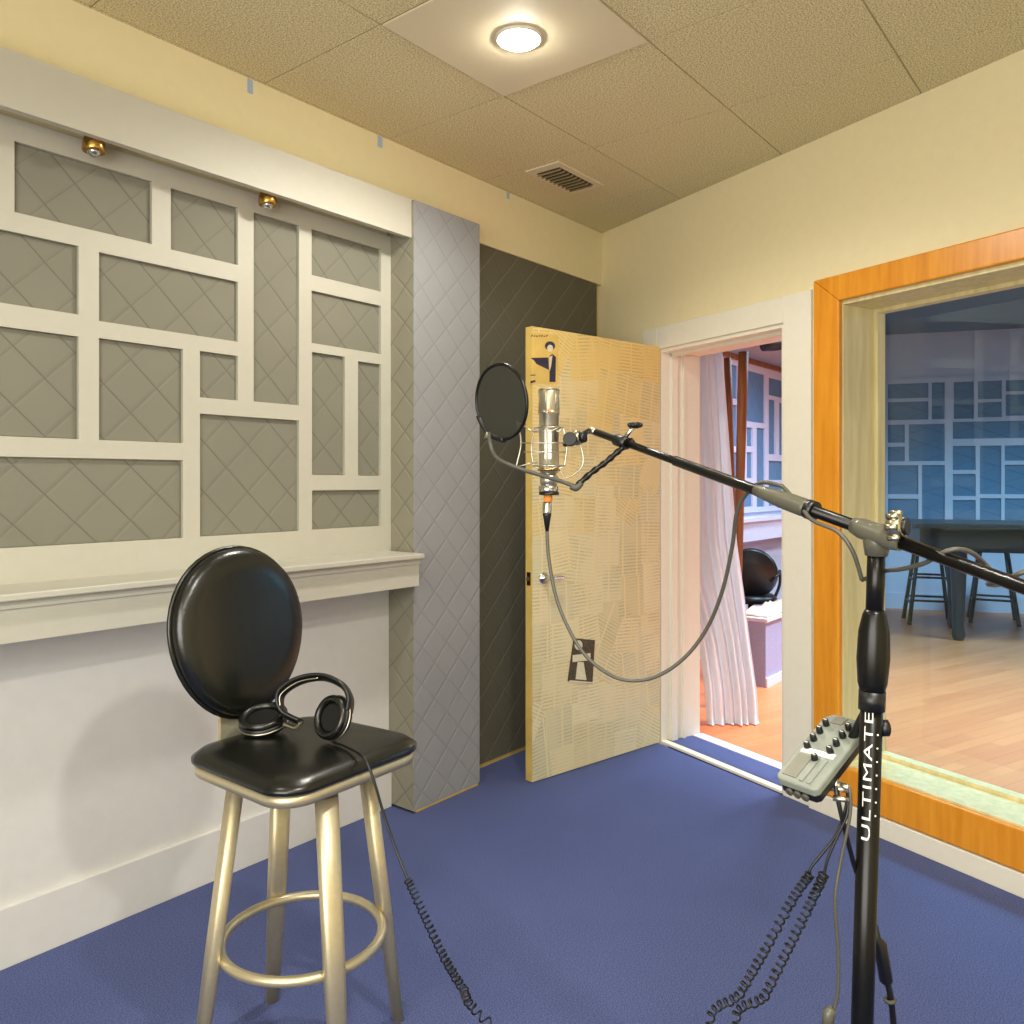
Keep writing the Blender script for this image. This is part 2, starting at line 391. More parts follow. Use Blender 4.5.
for p in pans:
    if p[2] is None:
        a = proj(p[0], 300, LY).x; c = proj(p[1], p[4], LY); e = proj(p[1], p[5], LY); rects.append((a, c.x, e.z, c.z))
    else:
        c = proj(p[0], p[2], LY); e = proj(p[0], p[3], LY); rects.append((c.x, proj(p[1], 300, LY).x, e.z, c.z))
LX0, LX1, LZ0, LZ1 = XB, XP0, 1.075, 2.40
x = rects[4][0]-.05
# the part of the lattice left of the picture
for (w, zs) in ((.5, (1.17, 1.55, 1.62, 2.32)), (.35, (1.17, 1.9, 1.96, 2.32)), (.55, (1.17, 1.45, 1.52, 1.95, 2.01, 2.32))):
    for a, b in zip(zs[::2], zs[1::2]): rects.append((max(x-w, LX0+.03), x, a, b))
    x -= w+.05
rects = [r for r in rects if r[1]-r[0] > .03]
def lattice(rects, u0, u1, z0, z1, P3, thick, name='lattice_frame', mat=None, parent=None):
    us = sorted({round(v, 3) for r in rects for v in r[:2]} | {round(u0, 3), round(u1, 3)}); zs = sorted({round(v, 3) for r in rects for v in r[2:]} | {round(z0, 3), round(z1, 3)})
    mb = MB()
    solid = {}
    for i, (a, b) in enumerate(zip(us, us[1:])):
        for j, (c, d) in enumerate(zip(zs, zs[1:])):
            mu, mz = (a+b)/2, (c+d)/2
            solid[i, j] = not any(r[0] < mu < r[1] and r[2] < mz < r[3] for r in rects)
    vs = {}
    def vert(u, z, k):
        key = (u, z, k)
        if key not in vs: vs[key] = mb.b.verts.new(P3(u, z, thick if k else 0))
        return vs[key]
    for (i, j), ok in solid.items():
        if not ok: continue
        a, b, c, d = us[i], us[i+1], zs[j], zs[j+1]
        mb.b.faces.new((vert(a,c,1), vert(b,c,1), vert(b,d,1), vert(a,d,1)))
        for (di, dj, p, q) in ((-1,0,(a,c),(a,d)), (1,0,(b,c),(b,d)), (0,-1,(a,c),(b,c)), (0,1,(a,d),(b,d))):
            if not solid.get((i+di, j+dj), False):
                mb.b.faces.new((vert(*p,0), vert(*q,0), vert(*q,1), vert(*p,1)))
    return mb.build(name, mat, parent)
ap = tag(empty('acoustic_panel', (1.2, YL, LZ0)), 'grey quilted wall panelling behind a white lattice of rectangles above the shelf', 'acoustic panel')
lattice(rects, LX0, LX1, LZ0, LZ1, lambda u, z, t: V((u, YW-t, z)), .024, mat=MATS['lattice'], parent=ap)
for r in rects:
    MB().b2((r[0]+.002, YW-.011, r[2]+.002), (r[1]-.002, YW-.001, r[3]-.002)).build('fabric_panel', MATS['fabric'], ap)
# shelf
sh = tag(empty('wall_shelf', (1.0, YL, .946)), 'long white wall shelf with a deep fascia under the lattice', 'shelf')
MB().b2((XB, 2.335, 1.058), (XP0-.018, YW-.0, 1.078), .004).build('shelf_board', MATS['lattice'], sh)
MB().b2((XB, 2.365, .946), (XP0-.022, 2.395, 1.057)).build('shelf_fascia', MATS['lattice'], sh)
MB().b2((XB, 2.358, 1.036), (XP0-.021, 2.3651, 1.058)).build('cove_strip', MATS['lattice'], sh)
struct(MB().b2((XB, YW-.012, 0), (XP0, YW, 1.05)).build('wall_left_lower', MATS['lowwall']), 'white painted lower wall under the shelf')
bpy.data.objects['wall_left_lower'].name = 'trim_2'
struct(MB().b2((XB, YW-.030, 0), (XP0, YW-.0115, .17), .002).build('baseboard_left', MATS['lowwall']), 'tall pale baseboard of the left wall')
# column
col = MB(); col.b2((XP0, YP, .012), (XP1, YW-.001, 2.499)).b2((XP0, YP, 2.499), (XP1, YL-.001, 2.527))
col.b.faces.ensure_lookup_table()
for f in col.b.faces:
    f.normal_update()
    if abs(f.normal.x) > .5: f.material_index = 1
co = tag(empty('fabric_column', (2.59, 2.47, 0)), 'light grey quilted square column between the lattice and the dark panel', 'column')
col.build('column_fabric', [MATS['fabric_pillar'], MATS['fabric_pillar_side']], co, recalc=False)
MB().b2((XP0+.02, YP+.004, 0), (XP1-.004, YL-.01, .014)).build('wooden_base', MATS['dooredge'], co)
dk = tag(empty('acoustic_panel', (3.4, YL, 0)), 'dark charcoal quilted wall panel behind the open newspaper door', 'acoustic panel')
MB().b2((XP1+.004, YW-.026, .02), (3.99, YW-.002, 2.499)).build('fabric_panel', MATS['fabric_dark'], dk)
MB().b2((XP1+.004, YW-.022, 0), (3.98, YW-.002, .02)).build('wooden_base', MATS['dooredge'], dk)
# small spotlights under the fascia
for (px, py, lb) in ((97, 145, 'small brass spotlight under the fascia, left one'), (271, 200, 'small brass spotlight under the fascia, right one')):
    p = proj(px, py, 2.465)
    s_ = tag(empty('recessed_spotlight', (p.x, 2.475, 2.45)), lb, 'spotlight', 'brass spotlights under the fascia')
    z = 2.45; q = V((p.x, 2.485, z))
    MB().lathe([(.008, 0), (.008, -.05), (.024, -.054), (.030, -.075), (.033, -.10), (.030, -.105)], q, (0, 0, 1), 24).build('housing', MATS['brass'], s_)
    MB().ball(q+V((0, 0, -.100)), .020).build('bulb', MATS['chrome'], s_)

# ------------------------------------------------------------------ right wall: door casing, window
cs = MB(); cw = .115; pr = -.014
rbox(cs, D0-cw, D0, pr, 0, 0, DZ+cw, .003); rbox(cs, D0, D1, pr, 0, DZ, DZ+cw, .003); rbox(cs, D1, D1+.150, pr, 0, 0, DZ+cw, .003)
struct(cs.build('trim_3', MATS['white']), 'white casing around the doorway')
jm = MB()
rbox(jm, D0-.0, D0+.018, 0, TH, 0, DZ); rbox(jm, D1-.018, D1+.0, 0, TH, 0, DZ); rbox(jm, D0+.018, D1-.018, 0, TH, DZ-.018, DZ)
rbox(jm, D0+.018, D0+.034, .06, .10, 0, DZ-.018); rbox(jm, D0+.018, D1-.018, .06, .10, DZ-.034, DZ-.018)
rbox(jm, D0+.018, D0+.03, .14, .16, 0, DZ-.018)
struct(jm.build('trim_4', MATS['white']), 'white jamb lining of the doorway')
# threshold
th = MB(); rbox(th, D0+.018, D1-.018, -.005, .035, 0, .014, .003)
struct(th.build('trim_5', MATS['white']), 'metal threshold strip')
th = MB(); rbox(th, D0+.018, D1-.018, .037, .045, 0, .012); struct(th.build('trim_6', MATS['blackp']), 'dark threshold seal')
th = MB(); rbox(th, D0+.018, D1-.018, .045, .215, -.04, .006); struct(th.build('floor', MATS['carpet']), 'strip of blue carpet inside the doorway')
th = MB(); rbox(th, D0+.018, D1-.018, .215, .285, -.04, .010, .003); struct(th.build('trim_7', MATS['livewall']), 'white sill at the edge of the hardwood')
bb = MB(); rbox(bb, D1+.150, 5.0, -.028, 0, 0, .078, .003); rbox(bb, 0.0, D0-cw, -.014, 0, 0, .078, .003)
struct(bb.build('baseboard_right', MATS['white']), 'white baseboard of the right wall')

# window
wn = empty('window_1', RW(2.5, 0, .1)); wn['kind'] = 'structure'; wn['label'] = 'large interior window with orange stained wooden frame'
fr = MB(); a0, a1, b0, b1 = 1.492, 3.74, .082, 2.205; i0, i1, j0, j1 = 1.618, 3.60, .222, 2.100
def miter(mb, pts, d0, d1):
    mb.poly([RW(s, d0, z) for s, z in pts], N*(d1-d0))
for pts in ([(a0,b0),(a0,b1),(i0,j1),(i0,j0)], [(a0,b1),(a1,b1),(i1,j1),(i0,j1)], [(a1,b1),(a1,b0),(i1,j0),(i1,j1)], [(a1,b0),(a0,b0),(i0,j0),(i1,j0)]): miter(fr, pts, -.024, 0)
o = fr.build('window_frame', MATS['oakv'], wn)
md = o.modifiers.new('bevel', 'BEVEL'); md.width = .006; md.segments = 3
jb = MB()
rbox(jb, W0, i0+.004, 0, TH, WZ0, WZ1); rbox(jb, W1-.02, W1, 0, TH, WZ0, WZ1); rbox(jb, i0+.004, W1-.02, 0, TH, WZ1-.02, WZ1); rbox(jb, i0+.004, W1-.02, 0, TH, WZ0, WZ0+.012)
jb.build('window_jamb', MATS['pine'], wn)
st = MB()
for (s0, s1, z0, z1) in ((i0+.004, i0+.02, WZ0+.012, WZ1-.02), (i0+.02, W1-.036, WZ1-.036, WZ1-.02), (i0+.02, W1-.036, WZ0+.012, WZ0+.028), (W1-.036, W1-.02, WZ0+.012, WZ1-.02)):
    rbox(st, s0, s1, .195, .242, z0, z1)
st.build('glazing_bead', MATS['pine'], wn)
g = MB(); rbox(g, i0+.005, W1-.022, .258, .262, WZ0+.013, WZ1-.021); g.build('pane', MATS['glass'], wn)

# ------------------------------------------------------------------ the newspaper door
dh = RW(D0+.012, -.004, 0); df = V((2.968, 2.245, 0)); dv = (df-dh); DW = dv.length; dv.normalize(); dn = V((-dv.y, dv.x, 0))
if dn.dot(-dh) < 0: dn = -dn       # towards the room
DZ0, DZ1 = .004, 2.072
door = empty('door_1', dh); door['kind'] = 'structure'; door['label'] = 'open door pasted over with yellowed newspaper pages'
def DP(u, z, t=0): return dh+dv*u+dn*t+V((0, 0, z))      # u from the hinge to the free edge
mb = MB(); mb.poly([DP(0, DZ0), DP(DW, DZ0), DP(DW, DZ1), DP(0, DZ1)], -dn*.044); mb.build('door_leaf', MATS['dooredge'], door)
b = bmesh.new(); uvl = b.loops.layers.uv.new('UVMap'); cl = b.loops.layers.float_color.new('tone')
rnd = random.Random(11)
def piece(cx, cz, w, h, ang, t, tone, yel, lineang):
    pts = [(-w/2, -h/2), (w/2, -h/2), (w/2, h/2), (-w/2, h/2)]
    P2 = [(cx+x*math.cos(ang)-y*math.sin(ang), cz+x*math.sin(ang)+y*math.cos(ang)) for x, y in pts]
    # clip to the leaf
    def cp(ps, f):
        out = []
        for p, q in zip(ps, ps[1:]+ps[:1]):
            fp, fq = f(p), f(q)
            if fp >= 0: out.append(p)
            if (fp >= 0) != (fq >= 0): k = fp/(fp-fq); out.append((p[0]+(q[0]-p[0])*k, p[1]+(q[1]-p[1])*k))
        return out
    for f in (lambda p: p[0]-.001, lambda p: DW-.001-p[0], lambda p: p[1]-DZ0-.001, lambda p: DZ1-.001-p[1]):
        P2 = cp(P2, f)
        if len(P2) < 3: return
    vs = [b.verts.new(DP(x, z, t)) for x, z in P2]
    try: f = b.faces.new(vs)
    except ValueError: return
    ox, oy = rnd.random()*3, rnd.random()*3
    for lp, (x, z) in zip(f.loops, P2):
        X, Z = x-cx, z-cz
        lp[uvl].uv = (-(X*math.cos(lineang)+Z*math.sin(lineang))+ox+7, -X*math.sin(lineang)+Z*math.cos(lineang)+oy+7)
        lp[cl] = (tone, yel, 0, 1)
piece(DW/2, 1.0, DW*1.2, 2.3, 0, .0006, .5, .4, 0)
k = 0
for zc in [DZ0+.1+.19*i for i in range(11)]:
    for uc in [.08+.165*i for i in range(6)]:
        k += 1
        ang = rnd.choice([0, 0, .05, -.06, .12, .15, -.12, .5, 0, -.03])
        yel = max(0, min(1, (zc-1.0)*.75+rnd.uniform(-.2, .3))) if zc > 1.1 else rnd.uniform(0, .25)
        if zc > 1.85: yel = 1
        piece(uc+rnd.uniform(-.03, .03), zc+rnd.uniform(-.04, .04), rnd.uniform(.16, .24), rnd.uniform(.20, .32), ang, .0008+k*.00002, rnd.random(), yel, ang)
me = bpy.data.meshes.new('newspaper_collage'); b.to_mesh(me); b.free(); me.materials.append(MATS['news'])
o = bpy.data.objects.new('newspaper_collage', me); C.objects.link(o); me.transform(WM[door.name].inverted()); o.parent = door; WM[o.name] = WM[door.name]
# pixel -> door plane
def dproj(px, py):
    d = FX+RX*((px-512)/F)+UP*((481-py)/F); k = (dh-CAM).dot(dn)/d.dot(dn); p = CAM+d*k; return ((p-dh).dot(dv), p.z)
def dshape(mb, pts, t0, t1):
    q = [dproj(x, y) for x, y in pts]
    mb.poly([DP(u, z, t0) for u, z in q], dn*(t1-t0))
def ell(cx, cy, rx, ry, n=16, a0=0, a1=2*PI): return [(cx+rx*math.cos(a0+(a1-a0)*k/n), cy+ry*math.sin(a0+(a1-a0)*k/n)) for k in range(n)]
ph = MB(); dshape(ph, [(531, 332), (558, 335), (558, 384), (531, 384)], .0025, .0030)
pc = ph.build('photo_clipping', MATS['paperlight'], door); pc.data.materials[0] = MATS['dooredge']
fg = MB()
dshape(fg, ell(549.5, 346, 5.2, 4.6, 14), .0031, .0034)                                   # hair
dshape(fg, [(549, 356), (552, 354), (555.5, 357), (555, 382), (549, 382)], .0031, .0034)  # jacket
dshape(fg, [(530, 358), (548, 357.5), (548.5, 370), (542, 367), (536, 364), (533.5, 360.5)], .0031, .0034)  # outstretched dark coat
dshape(fg, [(530, 374.8), (535, 374.6), (535, 375.6), (530, 375.8)], .0031, .0034); dshape(fg, [(530, 381), (535, 380), (535, 382), (530, 383.5)], .0031, .0034)
for k in range(7):   # small scribbled headline
    x = 530.5+k*2.5; dshape(fg, [(x, 336+(k % 2)*.8), (x+1.6, 334.4+(k % 3)*.5), (x+1.7, 335.6+(k % 3)*.5), (x+.4, 337.2)], .0031, .0034)
fg.build('printed_figure', MATS['ink'], pc)
fc = MB(); dshape(fc, ell(549.6, 348.4, 3.0, 3.6, 14), .0035, .0037); dshape(fc, [(549, 357), (552, 355.5), (550.6, 366), (549, 372)], .0035, .0037)
fc.build('printed_face', MATS['paperlight'], pc)
ph = MB(); dshape(ph, [(573, 638), (594.5, 640), (592, 684), (567, 681)], .0030, .0036); pc = ph.build('photo_clipping', MATS['inkbrown'], door); pc['label'] = 'dark photo clipping'
fc = MB(); dshape(fc, ell(578, 645, 4, 5, 12), .0037, .0040); dshape(fc, [(572, 655), (590, 653), (590, 660), (572, 662)], .0037, .0040); dshape(fc, [(577, 662), (583, 662), (586, 680), (575, 679)], .0037, .0040); dshape(fc, [(569, 680), (592, 682), (592, 683.5), (569, 681.8)], .0037, .0040)
fc.build('printed_shapes', MATS['paperlight'], pc)
# handle and latch
hu, hz = dproj(543, 578)
h = MB(); h.lathe([(.026, .002), (.026, .008), (.012, .010), (.010, .045), (.011, .052)], DP(hu, hz), dn, 24)
h.tube(smooth([DP(hu, hz, .045), DP(hu-.03, hz+.001, .047), DP(hu-.085, hz, .045)]), [.009]*8+[.008]*9, 12); h.build('door_handle', MATS['chrome'], door)
h = MB(); h.poly([DP(DW+.0005, hz-.03, -.008), DP(DW+.0005, hz+.03, -.008), DP(DW+.0005, hz+.03, -.034), DP(DW+.0005, hz-.03, -.034)], dv*.002)
h.build('latch_plate', MATS['brass'], door)
h = MB(); h.box(DP(DW+.006, hz, -.021), (.012, .012, .016)); h.build('latch_bolt', MATS['darkgrey'], door)

# ------------------------------------------------------------------ live room beyond
LYW = 2.80; FA = V((9.473, 2.323, 0)); FD = V((.3607, -.932, 0)); FN = V((-.932, -.3607, 0))   # far wall
LC = V((9.473-.1846, 2.80, 0)); LH = 2.95
mb = MB(); mb.poly([RW(-.35, TH-.005, 0), RW(6.5, TH-.005, 0), (2, -5, 0), (12.4, -5, 0), LC+V((0, .1, 0)), (4.2, LYW+.05, 0)], (0, 0, -.05))
struct(mb.build('floor', MATS['hardwood']), 'orange hardwood floor of the next room')
mb = MB(); mb.poly([RW(-.35, TH, LH), RW(6.5, TH, LH), (2, -5, LH), (12.4, -5, LH), LC+V((0, .1, LH)), (4.2, LYW+.05, LH)], (0, 0, .05))
struct(mb.build('ceiling', MATS['liveceil']), 'pale ceiling of the next room')
struct(MB().b2((4.2, LYW, 0), (LC.x+.2, LYW+.15, LH)).build('wall_beyond_left', MATS['livewall']), 'lilac white wall of the next room')
mb = MB(); mb.poly([LC-FD*.1, LC+FD*9, LC+FD*9-FN*.15, LC-FD*.1-FN*.15], (0, 0, LH)); struct(mb.build('wall_far', MATS['livewall']), 'far wall of the next room')
mb = MB(); mb.b2((1.5, -5.15, 0), (12.6, -5, LH)); struct(mb.build('wall_beyond_right', MATS['livewall']), 'right wall of the next room')
mb = MB(); rbox(mb, -.5, -.1, TH-.02, TH+.02, 0, LH); rbox(mb, 5.2, 7.2, TH-.05, TH, 0, LH); rbox(mb, -.1, 5.2, TH-.05, TH-.001, HC, LH); struct(mb.build('wall_beyond_near', MATS['livewall']), 'near wall of the next room')
# side-wall lattice seen through the doorway
def lproj(px, py, Y=LYW-.03): d = FX+RX*((px-512)/F)+UP*((481-py)/F); k = Y/d.y; return CAM+d*k
ld = [(731,738,364,398),(731,738,404,446),(747,765.5,370,421),(769,784,377,395),(769,776,399,454),(779.5,786,402,455),(747,753,427,446),(757,765.5,427.5,487),(747,753,452,478),(769,786,460.5,480),(744,753,483,507),(757,765.5,491,507),(769,790,485,506),(731,738,452,480)]
lr = []
for (x0, x1, y0, y1) in ld:
    c = lproj(x0, y0); e = lproj(x0, y1); lr.append((c.x, lproj(x1, 400).x, e.z, c.z))
lr += [(7.75, 8.2, 1.2, 1.7), (7.75, 8.2, 1.78, 2.3), (8.28, 8.7, 1.2, 2.0), (8.28, 8.7, 2.08, 2.3), (5.4, 5.9, 1.2, 1.9), (5.4, 5.9, 1.97, 2.3)]
ap = tag(empty('acoustic_panel', (7, LYW, 1.1)), 'slate blue wall panelling behind a white lattice seen through the doorway', 'acoustic panel')
lattice(lr, 4.6, LC.x-.1, 1.10, 2.37, lambda u, z, t: V((u, LYW-t, z)), .028, mat=MATS['livewall'], parent=ap)
for r in lr: MB().b2((r[0], LYW-.012, r[2]), (r[1], LYW-.001, r[3])).build('fabric_panel', MATS['fabric_blue'], ap)
struct(MB().b2((4.6, LYW-.055, 2.37), (LC.x-.05, LYW, 2.41)).build('trim_8', MATS['pole']), 'brown wooden strip above the blue lattice')
sh = tag(empty('wall_shelf', (6.5, LYW, .9)), 'white wall shelf under the blue lattice beyond the doorway', 'shelf')
MB().b2((4.6, 2.60, 1.04), (LC.x-.05, LYW, 1.07)).build('shelf_board', MATS['livewall'], sh)
MB().b2((4.6, 2.63, .88), (LC.x-.05, 2.66, 1.039)).build('shelf_fascia', MATS['livewall'], sh)
# bench with crumpled peach cloth
bn = tag(empty('low_bench', (5.6, 2.25, 0)), 'low lilac boxed bench beyond the doorway', 'bench')
MB().b2((5.3, 2.07, 0), (7.4, 2.30, .435)).build('bench_box', MATS['lilac'], bn)
MB().b2((5.28, 2.05, .435), (7.42, 2.305, .46), .004).build('bench_top', MATS['livewall'], bn)
MB().b2((5.3, 2.058, 0), (7.4, 2.07, .06)).build('kick_board', MATS['livewall'], bn)
mb = MB()
g = {}
for i in range(26):
    for j in range(9):
        x_, y_ = 5.32+i*.03, 2.065+j*.028; z_ = .462+.004+.035*abs(math.sin(i*1.3+j*.9))*abs(math.cos(j*.8-i*.33))*(1 if 0 < i < 25 and 0 < j < 8 else .1)
        g[i, j] = mb.b.verts.new((x_+.01*math.sin(j*2.1), y_+.008*math.sin(i*1.7), z_))
for i in range(25):
    for j in range(8):
        f = mb.b.faces.new((g[i, j], g[i+1, j], g[i+1, j+1], g[i, j+1])); f.smooth = True
o = mb.build('crumpled_cloth', MATS['peach']); md = o.modifiers.new('thick', 'SOLIDIFY'); md.thickness = .004; md.offset = -1
tag(o, 'crumpled peach cloth lying on the low lilac bench', 'cloth')
# black armchair behind the bench
cb = P(762, 600, 6.35); cx, cy = cb.x, 2.53
ch = tag(empty('office_chair', (cx, cy, 0), .4), 'black office chair with round backrest behind the low bench beyond the doorway', 'chair')
def CH(x, y, z): c, s = math.cos(.4), math.sin(.4); return V((cx+c*x-s*y, cy+s*x+c*y, z))
mb = MB()
mb.lathe([(.02, -.03), (.17, -.03), (.2, 0), (.17, .03), (.02, .03)], CH(0, 0, .46), (0, 0, 1), 28); mb.build('seat', MATS['blackp'], ch)
mb = MB(); mb.lathe([(.02, -.02), (.18, -.018), (.2, 0), (.18, .018), (.02, .02)], CH(-.12, -.0, .66), CH(1, .0, .15)-CH(0, 0, 0), 28); mb.build('backrest', MATS['blackp'], ch)
for s in (-1, 1):
    MB().tube(smooth([CH(.1, .18*s, .45), CH(.14, .22*s, .55), CH(.1, .22*s, .66), CH(-.1, .2*s, .66), CH(-.14, .15*s, .6)]), .012, 8).build('armrest', MATS['blackp'], ch)
MB().tube([CH(0, 0, .08), CH(0, 0, .43)], .022, 12).build('gas_lift', MATS['black'], ch)
for k in range(5):
    a = 2*PI*k/5; lg = MB().tube([CH(0, 0, .1), CH(.2*math.cos(a), .2*math.sin(a), .06)], [.02, .014], 8).build('leg', MATS['black'], ch)
    MB().ball(CH(.2*math.cos(a), .2*math.sin(a), .026), .026, n=6).build('caster', MATS['blackp'], lg)
# curtain behind the doorway
cu = MB(); NS, NZ = 90, 44; gr = {}
lps = [(348, 672, 722, 4.75), (450, 672, 730, 4.75), (540, 674, 737, 4.73), (590, 684, 744, 4.70), (640, 699, 750, 4.68), (690, 706, 757, 4.64), (731, 708, 760, 4.62)]
for j in range(NZ+1):
    py = 340+(731-340)*j/NZ
    for a, c in zip(lps, lps[1:]):
        if a[0] <= py <= c[0] or (py < lps[0][0] and a is lps[0]): break
    f = max(0, min(1, (py-a[0])/(c[0]-a[0]))); xl = a[1]+(c[1]-a[1])*f; xr = a[2]+(c[2]-a[2])*f; dd = a[3]+(c[3]-a[3])*f
    if j == NZ: dd = 4.6
    for i in range(NS+1):
        u = i/NS; ph_ = u*2*PI*6+1.3*math.sin(u*7+j*.03)+j*.02
        p = P(xl+(xr-xl)*u, py, dd); w = .010+.010*(j/NZ)
        p += FX*(w*math.sin(ph_)+.01*math.sin(ph_*.37+2))
        p.z = max(p.z, .012) if j < NZ else .006
        gr[i, j] = cu.b.verts.new(p)
for j in range(NZ):
    for i in range(NS):
        f = cu.b.faces.new((gr[i, j], gr[i+1, j], gr[i+1, j+1], gr[i, j+1])); f.smooth = True
o = cu.build('curtain', MATS['curtain']); md = o.modifiers.new('thick', 'SOLIDIFY'); md.thickness = .002
tag(o, 'sheer white floor-length curtain gathered beyond the doorway', 'curtain')
# upright wooden poles
for (a, c, r, dd, lb) in (((743.5, 352), (734, 700), .030, 4.95, 'thick brown wooden pole standing upright behind the curtain, nearer the doorpost'), ((727.5, 358), (738, 700), .024, 5.2, 'slimmer dark brown wooden pole half behind the curtain')):
    top = P(a[0], a[1], dd); bot = P(c[0], 600, dd); bot.z = 0
    tag(MB().tube([bot+(top-bot)*k/8 for k in range(9)], [r*(.8+.2*k/8+.03*math.sin(k*2.1)) for k in range(9)], 16).build('wooden_pole', MATS['pole']), lb, 'pole', 'wooden poles beyond the doorway')
# black ceiling spot
sp_ = tag(empty('track_light', P(776, 342, 6.2)), 'black stage lamp hanging below the ceiling beyond the doorway', 'light')
c0 = P(776, 343, 6.2); top = V((c0.x, c0.y, LH))
MB().tube([c0+V((0, 0, .04)), top], .012, 8).build('hanger', MATS['blackp'], sp_)
MB().lathe([(.05, -.11), (.06, -.02), (.055, .1), (.03, .13)], c0, CV(1, .15, .2), 20).build('lamp_housing', MATS['blackp'], sp_)

# far lattice seen through the window
FP = FA-FN*0
def fproj(px, py):
    d = FX+RX*((px-512)/F)+UP*((481-py)/F); pl = LC+FN*.03; k = (pl-CAM).dot(FN)/d.dot(FN); p = CAM+d*k; return ((p-LC).dot(FD), p.z)
def FR(u, z, t): return LC+FD*u+FN*t+V((0, 0, z))
fd = [(888,928.5,382,397),(888,928.5,400.5,419),(932,945,382,419),(954,974,382,419),(978,1002,382,400),(978,1002,403,418),(1006,1040,382,393),(1006,1040,396,417),
 (888,905,423.5,442),(888,905,446,461),(909,945,423.5,461),(953,1040,422,439),(953,976,446,470),(980,1001.5,446,494),(1005,1030,446,461),(1005,1030,465,494),
 (888,918.5,465,494.5),(922,945,465,526),(888,918.5,499,526),(953,976,474,496),(953,976,500,526),(980,1001.5,498,526),(1005,1060,498,526)]
fr_ = []
for (x0, x1, y0, y1) in fd:
    a = fproj(x0, (y0+y1)/2)[0]; b_ = fproj(x1, (y0+y1)/2)[0]; fr_.append((a, b_, fproj(950, y1)[1], fproj(950, y0)[1]))
ue = max(r[1] for r in fr_)+.05
for k in range(6):
    a = ue+k*.75
    fr_ += [(a, a+.33, 1.02, 1.5), (a+.38, a+.7, 1.02, 1.3), (a+.38, a+.7, 1.35, 1.9), (a, a+.33, 1.55, 1.9), (a, a+.7, 1.95, 2.4)]
ap = tag(empty('acoustic_panel', LC+V((2, 0, 1))), 'blue wall panelling behind a white lattice on the far wall seen through the window', 'acoustic panel')
lattice(fr_, .25, ue+4.5, .93, 2.47, lambda u, z, t: FR(u, z, t), .03, mat=MATS['livewall'], parent=ap)
for r in fr_:
    mb = MB(); mb.poly([FR(r[0], r[2], .001), FR(r[1], r[2], .001), FR(r[1], r[3], .001), FR(r[0], r[3], .001)], FN*.011); mb.build('fabric_panel', MATS['fabric_blue'], ap)
mb = MB(); mb.poly([FR(0, 0, 0), FR(8.5, 0, 0), FR(8.5, 0, .02), FR(0, 0, .02)], (0, 0, .17)); struct(mb.build('baseboard_far', MATS['livewall']), 'white baseboard of the far wall')
# dark table and bar stools
tb0 = P(912, 600, 7.1); tb0.z = 0
ax1 = FD.copy(); ax2 = -FN
tr = M(((ax1.x, ax2.x, 0), (ax1.y, ax2.y, 0), (0, 0, 1)))
def TB(u, v, z): return tb0+ax1*u+ax2*v+V((0, 0, z))
tb = tag(empty('tall_table', TB(.9, .35, 0)), 'tall dark table with thick legs in the next room, seen through the window', 'table')
MB().box(TB(.95, .4, .985), (1.9, .85, .045), tr, .006).build('tabletop', MATS['darkwood'], tb)
MB().box(TB(.95, .4, .86), (1.76, .7, .2), tr).build('apron', MATS['darkwood'], tb)
for (u, v) in ((.38, .1), (.46, .7), (1.6, .1), (1.6, .7)):
    MB().lathe([(.042, 0), (.055, .05), (.045, .12), (.062, .55), (.07, .76), (.07, .8)], TB(u, v, 0), (0, 0, 1), 20).build('leg', MATS['darkwood'], tb)
def livestool(px, d, rz, lb):
    p = P(px, 600, d); p.z = 0
    s_ = tag(empty('wooden_stool', p, rz), lb, 'stool', 'wooden stools by the tall table')
    Q = lambda x, y, z: p+V((math.cos(rz)*x-math.sin(rz)*y, math.sin(rz)*x+math.cos(rz)*y, z))
    MB().lathe([(.05, 0), (.17, .004), (.175, .02), (.165, .035), (.05, .03)], Q(0, 0, .70), (0, 0, 1), 24).build('seat', MATS['darkwood'], s_)
    for a, b_ in ((-1, -1), (1, -1), (1, 1), (-1, 1)):
        MB().tube([Q(.2*a, .2*b_, 0), Q(.11*a, .11*b_, .71)], [.02, .017], 8).build('leg', MATS['darkwood'], s_)
    for (z, w) in ((.2, .175), (.42, .15)):
        for k in range(4):
            c = [(-1, -1), (1, -1), (1, 1), (-1, 1)]; a = c[k]; e = c[(k+1) % 4]
            MB().tube([Q(w*a[0], w*a[1], z+.03*(k % 2)), Q(w*e[0], w*e[1], z+.03*(k % 2))], .011, 8).build('rung', MATS['darkwood'], s_)
livestool(929, 7.95, .35, 'dark wooden bar stool at the left end of the tall table behind the glass')
livestool(993, 8.0, .2, 'dark wooden bar stool further right behind the tall table')

